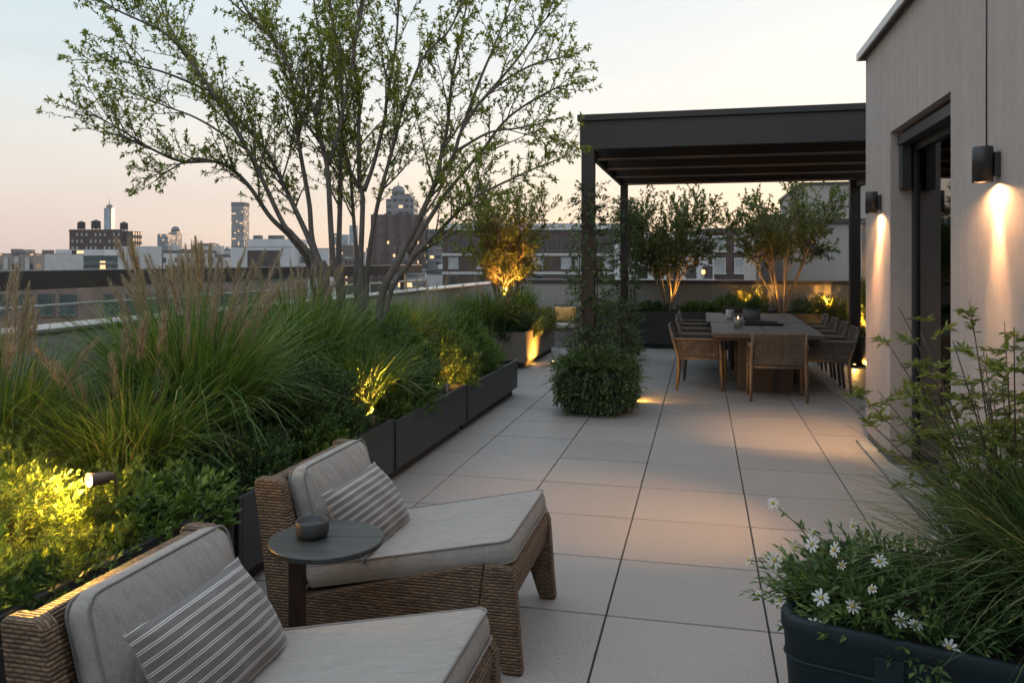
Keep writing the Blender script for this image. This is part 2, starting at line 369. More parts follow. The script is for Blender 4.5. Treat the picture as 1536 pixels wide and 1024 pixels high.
MAT['room']=M('room',(.03,.024,.02),.8); MAT['brown_panel']=M('brown_panel',(.13,.06,.035),.6,0,.25,3,stretch=(6,6,1))
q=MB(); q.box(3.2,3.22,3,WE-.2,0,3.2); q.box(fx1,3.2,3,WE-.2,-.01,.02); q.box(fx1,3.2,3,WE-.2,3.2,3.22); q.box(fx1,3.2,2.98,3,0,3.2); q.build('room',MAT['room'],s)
q=MB(); q.box(1.95,2.0,5.7,6.62,.02,2.6); q.build('curtain_panel',MAT['brown_panel'],s)
st=MB(); st.box(WX-.10,WX+.15,D0-.25,D1+.9,.001,.028); tag(st.build('door_step',MAT['stone'],bevel=.006),'low blue grey stone step under the dark doorway','step')

# sconces
def spot(parent, loc, target, e, col=WARM, size=60, blend=.9, rad=.02):
    l=bpy.data.lights.new('lamp_glow','SPOT'); l.energy=e; l.color=col; l.spot_size=R(size); l.spot_blend=blend; l.shadow_soft_size=rad
    o=bpy.data.objects.new('lamp_glow',l); COL.objects.link(o); o.location=loc
    dv=Vector(target)-Vector(loc); o.rotation_euler=dv.to_track_quat('-Z','Y').to_euler(); o.parent=parent; return o
def point(parent, loc, e, col=WARM, rad=.02):
    l=bpy.data.lights.new('lamp_glow','POINT'); l.energy=e; l.color=col; l.shadow_soft_size=rad
    o=bpy.data.objects.new('lamp_glow',l); COL.objects.link(o); o.location=loc; o.parent=parent; return o
def sconce(label,y,aim,e2,sz):
    t=thing('wall_sconce',label,'wall lamp',(WX-.072,y,2.03),0,'cylinder sconces on the stucco wall')
    q=MB(); n=28; ro,ri=.048,.042
    q.lathe([(ri,.004),(ro,.0),(ro,.178),(ro-.002,.18),(.0001,.18)],n,close=False)
    q.lathe([(ri,.004),(ri,.05),(.0001,.05)],n,close=False); q.build('housing',MAT['black_metal'],t)
    q=MB(); q.box(.045,.0715,-.035,.035,.03,.15); q.build('wall_bracket',MAT['black_metal'],t,bevel=.003)
    q=MB(); q.lathe([(.0001,.02),(.040,.02),(.040,.026),(.0001,.026)],20,close=False); q.build('lens',MAT['lens'],t)
    spot(t,(.0,0,.012),(.16,0,-1.0),62,(1.0,.55,.21),40,.9,.008); spot(t,(.0,0,.006),(-.12,0,-1.0),20,(1.0,.54,.23),172,.5,.012)
    spot(t,(-.01,0,.004),aim,e2,(1.0,.5,.2),sz,1.0,.02)  # added aimed spot, lays a warm pool out on the floor
    return t
sconce('black cylinder wall lamp below a thin cable on the stucco wall',4.50,(-1.75,.75,-2.03),230,44)
sconce('black cylinder wall lamp near the far corner of the stucco house, beside the pergola',7.24,(-.42,.75,-2.03),190,60)

# screen wall under the pergola and planters along it
w=thing('screen_wall','tall reddish taupe screen wall behind the pergola post','wall')
q=MB(); q.box(2.85,3.0,WE+.001,BY-.04,-.01,2.3); q.build('wall',MAT['stucco_warm'],w)
q=MB(); q.box(2.83,3.02,WE+.001,BY-.04,2.3,2.36); q.build('coping',MAT['dark_coping'],w,bevel=.004)

# ------------------------------------------------------------------ pergola
PXL,PXR,PY1,PY2,PB,PT=-1.35,2.62,9.06,13.55,2.90,3.285
MAT['pale_light']=M('pale_light',(.30,.24,.2),.5,0,.2,3)  # pale colour standing in for thin lines of light under the roof
p=thing('pergola','flat roofed charcoal metal pergola standing over the dining table','pergola')
pw=.145
def post(x,y,wd=pw):
    q=MB(); q.box(x-wd/2,x+wd/2,y-wd/2,y+wd/2,.012,PB); o=q.build('post',MAT['pergola'],p,bevel=.004)
    q=MB(); q.box(x-wd/2-.03,x+wd/2+.03,y-wd/2-.03,y+wd/2+.03,.0005,.0115); q.build('base_plate',MAT['pergola'],o)
post(PXL+.09,PY1+.075); post(PXL+.09,PY2-.075,.12); post(PXR-.30,PY2-.075,.15); post(PXR-.075,PY1+.075)
def beam(x0,x1,y0,y1,z0,z1,name='beam'):
    q=MB(); q.box(x0,x1,y0,y1,z0,z1); return q.build(name,MAT['pergola'],p,bevel=.004)
beam(PXL,PXR,PY1,PY1+.06,PB-.005,PT-.07,'front_fascia'); beam(PXL-.025,PXR+.025,PY1-.03,PY1+.09,PT-.0695,PT,'cap_flashing')
beam(PXL,PXL+.06,PY1+.061,PY2-.061,PB,PT-.25,'side_beam'); beam(PXR-.06,PXR,PY1+.061,PY2-.061,PB,PT-.25,'side_beam')
beam(PXL,PXR,PY2-.06,PY2,PB-.005,PT-.1,'back_beam'); beam(PXL+.1,PXR-.1,PY2-.0645,PY2-.0605,PB-.003,PB+.02,'light_line').data.materials[0]=MAT['pale_light']
for k in range(1,4):
    y=PY1+(PY2-PY1)*k/4.0; beam(PXL+.061,PXR-.061,y-.04,y+.04,PB,PB+.15,'joist'); beam(PXL+.061,PXR-.061,y-.0445,y-.0405,PB+.002,PB+.024,'light_line').data.materials[0]=MAT['pale_light']  # pale strip at each joist's lower edge imitates a lit line
q=MB(); q.box(PXL+.062,PXR-.062,PY1+.062,PY2-.062,PT-.12,PT-.10); q.build('roof_sheet',MAT['pergola'],p)
beam(PXR-.30,PXR-.22,PY1+.062,PY2-.16,PB-.12,PB-.001,'side_rail')

# ------------------------------------------------------------------ planters
def trough(label,x0,x1,y0,y1,h,mat='planter_black',group='black metal planter troughs',plinth=.09,soil=.05):
    t=thing('planter_box',label,'planter',((x0+x1)/2,(y0+y1)/2,0),0,group)
    a,c=(x1-x0)/2,(y1-y0)/2; th=.03
    q=MB(); q.box(-a,a,-c,-c+th,plinth,h); q.box(-a,a,c-th,c,plinth,h); q.box(-a,-a+th,-c+th,c-th,plinth,h); q.box(a-th,a,-c+th,c-th,plinth,h); q.box(-a+th,a-th,-c+th,c-th,plinth,plinth+.02)
    q.build('box',MAT[mat],t,bevel=.004)
    q=MB(); q.box(-a+.06,a-.06,-c+.03,c-.03,.0005,plinth-.0005); q.build('plinth',MAT['joint'],t)
    q=MB(); n=8
    vs=[]; fs=[]
    for i in range(n+1):
        for j in range(n+1): vs.append((-a+th+.001+(2*a-2*th-.002)*i/n,-c+th+.001+(2*c-2*th-.002)*j/n,h-soil+random.uniform(-.015,.015)))
    for i in range(n):
        for j in range(n): fs.append((i*(n+1)+j,(i+1)*(n+1)+j,(i+1)*(n+1)+j+1,i*(n+1)+j+1))
    q.add(vs,fs,True); q.build('soil',MAT['soil'],t,fixn=False)
    return t
FX=-2.2
trough('black metal planter trough beside the closer lounge chair, holding the brightly lit yew',-3.72,FX,1.1,3.48,.49)
trough('black metal planter trough holding the plumed fountain grass behind the small round table',-3.72,FX,3.52,5.56,.475)
trough('black metal planter trough at the foot of the big multi-stemmed tree',-3.72,FX,5.60,7.42,.45)
trough('black metal planter trough at the end of the long row, under the feathery yew',-3.72,FX,7.46,9.62,.425)
trough('bronze toned planter with an amber glow on its face, beside the lone garden chair',-3.75,-2.6,11.9,14.4,.55,'planter_bronze')
trough('tall charcoal planter under the bushy tree behind the pergola posts',-2.0,.55,15.2,15.86,.69)
trough('charcoal planter behind the dining table under the slender tree',.6,2.3,15.2,15.86,.69)
trough('dark planter along the screen wall holding the glowing shrub',2.36,2.83,8.3,14.9,.5)

# tapered box for the trailing plant
t=thing('planter_box','small dark tapered planter almost hidden by a trailing plant, in the middle of the floor','planter',(-1.12,8.78,0),R(3))
q=MB(); a,c,h=.25,.25,.45; k=1.22
q.add([(-a,-c,.0005),(a,-c,.0005),(a,c,.0005),(-a,c,.0005),(-a*k,-c*k,h),(a*k,-c*k,h),(a*k,c*k,h),(-a*k,c*k,h)],[(0,3,2,1),(4,5,6,7),(0,1,5,4),(1,2,6,5),(2,3,7,6),(3,0,4,7)])
q.build('box',MAT['planter_black'],t,bevel=.008)

# dark teal rounded trough close to the camera
def roundrect(a,c,r,n=8):
    out=[]
    for (cx,cy,a0) in ((a-r,c-r,0),(-a+r,c-r,90),(-a+r,-c+r,180),(a-r,-c+r,270)):
        for i in range(n+1):
            an=R(a0+90*i/n); out.append((cx+r*math.cos(an),cy+r*math.sin(an)))
    return out
TP=(.95,2.94); TR=R(-16)
t=thing('planter_tub','rounded dark teal planter tub with a blank tag, full of daisies and grass','planter',(TP[0],TP[1],0),TR)
q=MB(); ha,hc,hh=.62,.42,.50
loops=[(0,.0,1),( .0,.03,.985)]
prof=[(.93,.0005),(.95,.02),(1.0,.44),(1.012,.455),(1.012,.49),(1.0,.5),(.965,.5),(.955,.485),(.955,.42)]
base=roundrect(ha,hc,.09); nb=len(base); vs=[]; fs=[]
for sx_,z in prof:
    off=(1-sx_)*ha
    for (x,y) in base:
        L=math.hypot(x,y); vs.append((x-(x/ha)*off,y-(y/hc)*off*.8,z))
for i in range(len(prof)-1):
    for j in range(nb): fs.append((i*nb+j,i*nb+(j+1)%nb,(i+1)*nb+(j+1)%nb,(i+1)*nb+j))
fs.append(tuple(range(nb-1,-1,-1))); q.add(vs,fs,True); q.build('tub',MAT['teal'],t)
q=MB(); q.add([(x*.955,y*.95,.45+random.uniform(-.01,.01)) for x,y in base],[tuple(range(nb))]); q.build('soil',MAT['soil'],t)
q=MB(); q.tube([(x*.992+0,y*.992,.365) for x,y in base],.006,6,closed=True); q.build('band',MAT['teal'],t)
q=MB(); q.box(-.34,-.255,-hc-.006,-hc+.01,.35,.44); q.build('tag_plate',MAT['teal'],t,bevel=.004)
# ------------------------------------------------------------------ cushions
def ring_rr(a,c,r,n=6): return roundrect(a,c,max(r,.004),n)
def box_cushion(a,c,h,r=.05,dome=.02,side=.006):
    """box cushion, half sizes a, c and height h, domed top and bottom"""
    q=MB(); rings=[]
    ins=[.26,.2,.15,.11,.08,.055,.035,.02,.01,.003]
    def z_(i): return dome*(1-math.exp(-i/.075))
    for i in ins: rings.append((i,-h/2-z_(i)))
    rings.append((0,-h/2+.006)); rings.append((-side,-h/6)); rings.append((-side,h/6)); rings.append((0,h/2-.006))
    for i in reversed(ins): rings.append((i,h/2+z_(i)))
    vs=[]; fs=[]; nb=None
    for i,z in rings:
        k=min(i,min(a,c)-.03); p=ring_rr(a-k,c-k,r-k*.15 if k>0 else r+(-k)); nb=len(p)
        for (x,y) in p:
            e=1+.012*math.sin(7.3*x+3*y+a*40)+.010*math.sin(11*y-5*x+c*30); sg=1 if z>0 else -1
            w=.0045*math.sin(9*x+13*y)+.004*math.sin(17*x-8*y+1.3)+.003*math.sin(31*x*y+5*x)
            vs.append((x*e,y*e,z+sg*w*min(1,i/.05)))
    for i in range(len(rings)-1):
        for j in range(nb): fs.append((i*nb+j,i*nb+(j+1)%nb,(i+1)*nb+(j+1)%nb,(i+1)*nb+j))
    fs.append(tuple(range(nb-1,-1,-1))); fs.append(tuple((len(rings)-1)*nb+j for j in range(nb)))
    q.add(vs,fs,True); return q
def piping(a,c,h,r=.05):
    q=MB()
    for z in (-h/2,h/2): q.tube([(x,y,z) for x,y in ring_rr(a+.001,c+.001,r)],.0045,6,closed=True)
    return q
def pillow_mb(a,c,t,n=18):
    q=MB(); vs=[]; fs=[]
    for s_ in (1,-1):
        o=len(vs)
        for i in range(n+1):
            for j in range(n+1):
                x=-1+2*i/n; y=-1+2*j/n
                zz=t*((1-abs(x)**2.6)*(1-abs(y)**2.6))**.55
                px=x*(1-.05*(1-y*y)) ; py=y*(1-.07*(1-x*x))
                vs.append((a*px,c*py,s_*zz+(.004*math.sin(9*x+4*y) if abs(x)<1 and abs(y)<1 else 0)))
        for i in range(n):
            for j in range(n):
                f=(o+i*(n+1)+j,o+(i+1)*(n+1)+j,o+(i+1)*(n+1)+j+1,o+i*(n+1)+j+1); fs.append(f if s_>0 else f[::-1])
    q.add(vs,fs,True); return q

# ------------------------------------------------------------------ lounge chair (foot end towards +x)
def lounge_chair(label,loc):
    t=thing('lounge_chair',label,'lounge chair',loc,0,'woven lounge chairs by the planters')
    for sgn in (-1,1):
        y0,y1=(-.40,-.34) if sgn<0 else (.34,.40)
        q=MB(); q.prism([(-.47,.0005),(-.335,.0005),(-.36,.40),(-.425,.69),(-.45,.712),(-.545,.712),(-.562,.695),(-.555,.64)],'y',y0,y1); q.build('back_post',MAT['wicker'],t,bevel=.012,seg=3)
        q=MB(); q.prism([(-.349,.09),(.10,.165),(.435,.262),(.455,.428),(.40,.418),(-.349,.225)],'y',y0+.003,y1-.003); q.build('side_rail',MAT['wicker'],t,bevel=.008,seg=2)
        q=MB(); q.prism([(.532,.0005),(.612,.0005),(.60,.12),(.582,.38),(.567,.415),(.535,.432),(.456,.429),(.434,.255),(.452,.235)],'y',y0,y1); q.build('leg',MAT['wicker'],t,bevel=.012,seg=3)
    q=MB(); q.prism([(.50,.27),(.565,.27),(.578,.38),(.566,.41),(.535,.427),(.49,.425)],'y',-.339,.339); q.build('front_rail',MAT['wicker'],t,bevel=.01,seg=3)
    q=MB(); q.prism([(-.40,.10),(-.36,.10),(-.395,.40),(-.475,.70),(-.53,.70),(-.45,.40)],'y',-.339,.339); q.build('back_panel',MAT['wicker'],t,bevel=.01)
    q=MB(); q.prism([(-.345,.20),(.495,.385),(.495,.405),(-.345,.225)],'y',-.339,.339); q.build('seat_panel',MAT['wicker'],t)
    ang=math.atan(.18/.88); h=.085
    a,c=.455,.372
    rot=(0,-ang,0); lo=(.115,0,.39)
    cu=box_cushion(a,c,h,.04,.014).build('seat_cushion',MAT['fabric'],t,loc=lo,rot=rot)
    piping(a,c,h,.04).build('piping',MAT['piping'],cu)
    q=MB(); q.tube([(-a-.002,-c+.05,-h/2),(-a-.03,-c+.03,-h/2-.012),(-a-.045,-c+.035,-h/2-.03)],.008,5); q.build('tie',MAT['fabric'],cu)
    a,c,h=.205,.325,.075
    bc=box_cushion(a,c,h,.06,.045,.012).build('back_cushion',MAT['fabric'],t,loc=(-.372,.035,.522),rot=(0,R(-(90+15)),0))
    piping(a,c,h,.05).build('piping',MAT['piping'],bc)
    return t
l1=lounge_chair('woven lounge chair with pale cushions, facing the tiles beyond the small round table',(-1.30,3.485,0))
l2=dup(l1,'woven lounge chair with pale cushions, cut off by the bottom of the picture',(-1.22,2.13,0))
def lumbar(label,loc,rot):
    o=pillow_mb(.285,.17,.085).build('throw_pillow',MAT['stripes'],None,loc=loc,rot=rot)
    return tag(o,label,'pillow',group='striped lumbar pillows')
def pillow_rot(rz,lean,roll=0):
    return (Matrix.Rotation(rz,4,'Z')@Matrix.Rotation(lean,4,'X')@Matrix.Rotation(roll,4,'Z')).to_euler()
lumbar('striped grey pillow on the lounge chair beyond the small round table',(-1.455,3.38,.52),pillow_rot(R(90),R(55)))
lumbar('striped grey pillow on the lounge chair cut off by the bottom of the picture',(-1.385,2.10,.52),pillow_rot(R(92),R(55)))

# side table and bowl
t=thing('side_table','small round slate topped table standing between the two lounge chairs','table',(-1.395,2.83,.02))
q=MB(); q.lathe([(.0001,.535),(.21,.535),(.217,.54),(.217,.555),(.213,.56),(.0001,.56)],56,close=False,smooth=False); q.build('tabletop',MAT['slate'],t,bevel=.002)
q=MB(); q.box(-.2165,.2165,.012,.0145,.5602,.5606); q.build('seam',MAT['joint'],t,rot=(0,0,R(12)))
q=MB(); q.box(-.105,-.055,-.105,-.055,-.0015,.5345); q.build('leg',MAT['darkwood'],t,bevel=.004)
q=MB(); q.lathe([(.0001,-.0195),(.15,-.0195),(.15,-.005),(.145,-.002),(.0001,-.002)],40,close=False,smooth=False); q.build('foot_plate',MAT['darkwood'],t)
q=MB(); q.lathe([(.0001,.0005),(.05,.0005),(.058,.006),(.063,.022),(.063,.06),(.060,.064),(.056,.062),(.055,.045),(.03,.038),(.0001,.037)],40,close=False)
q2=q.build('bowl',MAT['ceramic']); q2.location=(-1.455,2.83,.5808); tag(q2,'small black ceramic bowl on the round slate table','bowl')

# ------------------------------------------------------------------ dining chair (faces +y, back towards -y)
def weave(q,P,nu,nv,ru,rv,amp):
    """rope weave over a surface P(u,v)->(point, normal); u along ropes"""
    for j in range(nv):
        v=(j+.5)/nv; pts=[]
        for i in range(nu*2+1):
            u=i/(nu*2); p,n=P(u,v); pts.append(p+n*(amp*(1 if (i//1+j)%2 else -1) if i%2 else 0))
        q.tube(pts,rv,4)
    for i in range(nu):
        u=(i+.5)/nu; pts=[]
        for j in range(9): p,n=P(u,j/8); pts.append(p)
        q.tube(pts,ru,4)
def dining_chair(label,loc,rz):
    t=thing('dining_chair',label,'chair',loc,rz,'woven armchairs round the dining table')
    W=.31
    def backpt(u,v):
        x=(-W+.035)+(2*W-.07)*u; z=.43+.36*v; y=-.27-.10*v-.035*math.sin(math.pi*u)*.6
        return Vector((x,y,z)),Vector((0,-1,.25)).normalized()
    for sg in (-1,1):
        q=MB(); q.tube([(sg*W,-.285,.0005),(sg*(W-.005),-.262,.25),(sg*(W-.01),-.265,.42),(sg*(W-.015),-.325,.62),(sg*(W-.02),-.372,.795)],[.016,.021,.023,.021,.017],8); q.build('leg',MAT['teak'],t)
        q=MB(); q.tube([(sg*(W+.005),.275,.0005),(sg*(W+.0),.262,.3),(sg*(W),.25,.635)],[.015,.021,.02],8); q.build('leg',MAT['teak'],t)
        q=MB(); q.prism([(sg*(W-.028),-.33),(sg*(W+.022),-.33),(sg*(W+.028),.27),(sg*(W-.024),.285)],'z',.636,.661); q.build('armrest',MAT['teak'],t,bevel=.008,seg=3)
        q=MB(); q.tube([(sg*(W-.01),-.262,.40),(sg*(W),.25,.415)],.018,8); q.build('seat_rail',MAT['teak'],t)
        q=MB()
        def side(u,v,sg=sg): return Vector((sg*(W-.012),-.25+.48*u-.05*v*(1-u),.425+.2*v)),Vector((sg,0,0))
        weave(q,side,12,9,.005,.006,.004); q.build('side_weave',MAT['rope'],t,uv=False)
    for y in (-.262,.25):
        q=MB(); q.tube([(-W+.01,y,.405),(W-.01,y,.405)],.019,8); q.build('seat_rail',MAT['teak'],t)
    q=MB(); q.tube([backpt(u,1.0)[0]+Vector((0,0,.008)) for u in (-.02,.15,.3,.5,.7,.85,1.02)],.016,8); tr=q.build('top_rail',MAT['rope'],t)
    q=MB(); weave(q,backpt,19,15,.0055,.0085,.005); q.build('backrest',MAT['rope'],t,uv=False)
    q=MB()
    def seat(u,v): return Vector((-W+.03+(2*W-.06)*u,-.25+.49*v,.428-.012*math.sin(math.pi*u)*math.sin(math.pi*v))),Vector((0,0,1))
    weave(q,seat,12,14,.014,.016,.003); q.build('seat',MAT['rope'],t,uv=False)
    return t
TX=.77
c0=dining_chair('woven dining armchair seen squarely from behind at the near end of the table',(TX+.09,10.02,0),0)
nth=['closest to the stucco house corner','second','third','last']
lab_l=['woven dining armchair on the open floor side of the table, first in its row','woven dining armchair on the open floor side of the table, second in its row','woven dining armchair on the open floor side of the table, third in its row','woven dining armchair on the open floor side of the table, last before the rear planters']
lab_r=['woven dining armchair on the screen wall side of the table, first in its row','woven dining armchair on the screen wall side of the table, second in its row','woven dining armchair on the screen wall side of the table, third in its row','woven dining armchair on the screen wall side of the table, last before the rear planters']
for k in range(4):
    dup(c0,lab_l[k],(.01+random.uniform(-.03,.03)-(.06 if k==0 else 0),10.72+.86*k,0),R(-90+random.uniform(-3,3)))
    dup(c0,lab_r[k],(1.50+random.uniform(-.03,.03),10.75+.80*k,0),R(90+random.uniform(-3,3)))

def dining_table(label,x0,x1,y0,y1):
    t=thing('dining_table',label,'table',((x0+x1)/2,(y0+y1)/2,0),0,'dark wood tables set end to end')
    a,c=(x1-x0)/2,(y1-y0)/2
    q=MB(); q.box(-a,-.003,-c,c,.70,.75); q.box(.003,a,-c,c,.70,.75); q.build('tabletop',MAT['table_top'],t,bevel=.004)
    q=MB(); q.box(-a+.06,a-.06,-c+.10,c-.10,.655,.6995); q.build('apron',MAT['pedestal'],t)
    q=MB(); q.box(-.33,.33,-c+.40,-c+.72,.0005,.6545); q.build('pedestal',MAT['pedestal'],t,bevel=.005)
    q=MB(); q.box(-.33,.33,c-.62,c-.3,.0005,.6545); q.build('pedestal',MAT['pedestal'],t,bevel=.005)
    return t
dining_table('dark wood dining table nearer the end armchair, carrying the tray and candle jar',.12,1.42,10.12,12.05)
dining_table('dark wood dining table nearer the rear planters, set against the other one',.06,1.44,12.12,14.2)

# things on the tables
def top(u,v,z=.75): 
    d=(H-z)*F_PX/(v-391); p=at(u,v,d); return Vector((p.x,p.y,z))
P_=top(1107,491)
t=thing('candle_jar','lit candle in a glass jar with a wooden lid ring on the dining table','candle jar',P_+Vector((0,0,.0005)))
q=MB(); q.lathe([(.0001,0),(.05,0),(.056,.008),(.056,.15),(.053,.15),(.053,.012),(.0001,.010)],28,close=False); q.build('jar',MAT['clear_glass'],t)
q=MB(); q.lathe([(.0001,.013),(.051,.013),(.051,.11),(.0001,.108)],24,close=False); q.build('candle',MAT['wax'],t)
q=MB(); q.lathe([(.0001,.118),(.006,.122),(.008,.13),(.004,.142),(.0001,.15)],10,close=False); q.build('flame',MAT['flame'],t)
q=MB(); q.lathe([(.046,.151),(.058,.151),(.058,.168),(.046,.168),(.046,.151)],28,close=False); q.build('lid_ring',MAT['darkwood'],t)
P_=top(1095,478)
q=MB(); q.lathe([(.0001,0),(.055,0),(.06,.006),(.06,.14),(.055,.14),(.055,.03),(.0001,.028)],28,close=False); o=q.build('pillar_cup',MAT['white_ceramic']); o.location=P_+Vector((0,0,.0005)); tag(o,'pale cylindrical cup behind the candle jar on the dining table','cup')
P_=top(1142,487)
q=MB(); rr=roundrect(.28,.17,.06)
vs=[(x*.86,y*.86,.0) for x,y in rr]+[(x,y,.035) for x,y in rr]+[(x*.97,y*.97,.035) for x,y in rr]+[(x*.85,y*.85,.008) for x,y in rr]; n_=len(rr)
fs=[tuple(range(n_-1,-1,-1))]+[(i*n_+j,i*n_+(j+1)%n_,(i+1)*n_+(j+1)%n_,(i+1)*n_+j) for i in range(3) for j in range(n_)]+[tuple(3*n_+j for j in range(n_))]
q.add(vs,fs,True); o=q.build('serving_tray',MAT['black_metal']); o.location=P_+Vector((.02,.0,.0005)); o.rotation_euler=(0,0,R(4)); tag(o,'black oval serving tray in front of the potted plant on the table','tray')
P_=top(1128,479)
t=thing('potted_herb','bushy green herb in a grey round pot on the dining table','potted plant',P_+Vector((0,.05,.0005)))
q=MB(); q.lathe([(.0001,0),(.115,0),(.125,.01),(.135,.19),(.12,.19),(.115,.16),(.0001,.155)],32,close=False); q.build('pot',MAT['ceramic_grey'],t)
HERB=t
P_=top(1099,470)
q=MB(); q.box(-.16,.16,-.09,.09,.0,.025); q.box(-.16,.16,-.09,-.07,.025,.11); q.box(-.16,.16,.07,.09,.025,.11); q.box(-.16,-.14,-.07,.07,.025,.11); q.box(.14,.16,-.07,.07,.025,.11)
o=q.build('wooden_crate',MAT['darkwood']); o.location=P_+Vector((0,.12,.0005)); tag(o,'small dark wooden box behind the pale cup on the far table','box')

# garden armchair near the back wall, with cushion
t=thing('garden_chair','lone low garden chair with pale seat pad by the back wall','chair',(-2.58,15.25,0),R(180))
for sg in (-1,1):
    q=MB(); q.tube([(sg*.25,-.27,.0005),(sg*.25,-.26,.4),(sg*.245,-.35,.78)],[.016,.02,.016],8); q.build('leg',MAT['teak'],t)
    q=MB(); q.tube([(sg*.27,.27,.0005),(sg*.27,.25,.56)],[.015,.02],8); q.build('leg',MAT['teak'],t)
    q=MB(); q.box(sg*.26-.028,sg*.26+.028,-.31,.29,.561,.585); q.build('armrest',MAT['teak'],t,bevel=.006)
q=MB(); q.box(-.25,.25,-.26,.26,.30,.345); q.build('seat_frame',MAT['teak'],t,bevel=.006)
q=MB()
def gback(u,v): return Vector((-.23+.46*u,-.27-.07*v,.42+.36*v)),Vector((0,-1,.2)).normalized()
weave(q,gback,14,13,.006,.009,.005); q.build('backrest',MAT['black_metal'],t,uv=False)
box_cushion(.25,.25,.075,.04,.012).build('seat_pad',MAT['fabric'],t,loc=(0,.01,.395))
o=pillow_mb(.215,.15,.05).build('throw_pillow',MAT['lamplit_rattan'],None,loc=(-2.58,15.44,.60),rot=pillow_rot(0,R(76))); tag(o,'woven pillow with amber lamplight in its colour on the lone garden chair','pillow')
# ------------------------------------------------------------------ plant builders (numpy)
def unit(a): return a/np.maximum(np.linalg.norm(a,axis=-1,keepdims=True),1e-9)
def leaf_quads(P,D,L,W,rng,droop=.25):
    """one folded four point leaf at every P along D"""
    n=len(P); L=np.broadcast_to(np.asarray(L,float),(n,)); W=np.broadcast_to(np.asarray(W,float),(n,))
    D=unit(D); up=np.tile([0,0,1.0],(n,1)); r=unit(rng.normal(size=(n,3))); up=unit(up+.55*r)
    side=np.cross(D,up); side=unit(side); nor=np.cross(side,D)
    k=L*(.42+.12*rng.random(n))
    m=P+D*k[:,None]+nor*(L*.06)[:,None]; tip=P+D*L[:,None]-nor*(L*droop*.35)[:,None]
    v=np.stack([P,m+side*(W/2)[:,None],tip,m-side*(W/2)[:,None]],1).reshape(-1,3)
    i=np.arange(n)*4; f=np.stack([i,i+1,i+2,i+3],1); return v,f
def merge(parts):
    vs=[];fs=[];o=0
    for v,f in parts: vs.append(v); fs.append(f+o); o+=len(v)
    return np.concatenate(vs),np.concatenate(fs)
def blades(n,rng,r0,h,spread,width,seg=5,hv=.3,droop=1.0,zmin=-.0):
    a=rng.random(n)*2*math.pi; rr=r0*np.sqrt(rng.random(n)); base=np.stack([rr*np.cos(a),rr*np.sin(a),np.zeros(n)],1)
    a2=a+rng.normal(0,.55,n); out=np.stack([np.cos(a2),np.sin(a2),np.zeros(n)],1)
    hh=h*(1-hv*rng.random(n)**1.2); sp=spread*(.08+rng.random(n)**.8*1.0); w=width*(.6+.7*rng.random(n))
    tw=rng.normal(0,.6,n); side=np.stack([-np.sin(a2+tw),np.cos(a2+tw),np.zeros(n)],1)
    dr=droop*np.clip(sp/max(spread,1e-6),0,1.2)*rng.random(n)
    rows=[]
    for s in range(seg+1):
        t=s/seg
        c=base+out*(sp*(t**1.9))[:,None]+np.array([0,0,1.0])*(hh*(t-dr*.75*t**3.2))[:,None]
        ww=w*(1-t**2.2)*.5+.0004
        rows.append(np.stack([c-side*ww[:,None],c+side*ww[:,None]],1))
    V=np.stack(rows,1).reshape(n,-1,3); per=V.shape[1]
    F=[]
    for s in range(seg): F.append(np.array([2*s,2*s+1,2*s+3,2*s+2]))
    F=np.array(F)[None]+np.arange(n)[:,None,None]*per
    return V.reshape(-1,3),F.reshape(-1,4)
def plumes(n,rng,r0,h,spread,plen=.2,nb=90):
    """flower stems with feathery heads"""
    a=rng.random(n)*2*math.pi; rr=r0*np.sqrt(rng.random(n)); base=np.stack([rr*np.cos(a),rr*np.sin(a),np.zeros(n)],1)
    a2=a+rng.normal(0,.5,n); out=np.stack([np.cos(a2),np.sin(a2),np.zeros(n)],1); hh=h*(.62+.38*rng.random(n)); sp=spread*rng.random(n)
    pl=plen*(.7+.6*rng.random(n))
    def cv(t): return base+out*(sp*t**2)[:,None]+np.array([0,0,1.])*(hh*t)[:,None]
    rows=[]; seg=6; side=np.stack([-np.sin(a2),np.cos(a2),np.zeros(n)],1)
    for s in range(seg+1):
        c=cv(np.full(n,s/seg)); w=.0014*(1-.5*s/seg); rows.append(np.stack([c-side*w,c+side*w],1))
    V=np.stack(rows,1).reshape(n,-1,3); F=np.array([[2*s,2*s+1,2*s+3,2*s+2] for s in range(seg)])[None]+np.arange(n)[:,None,None]*V.shape[1]
    stems=(V.reshape(-1,3),F.reshape(-1,4))
    T=np.tile(np.linspace(0,1,nb),(n,1)); frac=1-(pl/hh)[:,None]*(1-T)
    C=base[:,None]+out[:,None]*(sp[:,None]*frac**2)[...,None]+np.array([0,0,1.])*(hh[:,None]*frac)[...,None]
    ax=unit(out[:,None]*(2*sp[:,None]*frac)[...,None]+np.array([0,0,1.])*hh[:,None,None])
    rad=rng.normal(size=(n,nb,3)); rad=unit(rad-ax*(rad*ax).sum(-1,keepdims=True))
    bl=.066*(np.sin(np.pi*np.clip(T*.86+.12,0,1))**.8)[...,None]*(.6+.7*rng.random((n,nb,1)))
    d=unit(rad*.55+ax); tip=C+d*bl; s2=np.cross(d,rad); 
    v=np.stack([C-s2*.0024,C+s2*.0024,tip+s2*.0006,tip-s2*.0006],2).reshape(-1,3)
    i=np.arange(n*nb)*4; return stems,(v,np.stack([i,i+1,i+2,i+3],1))
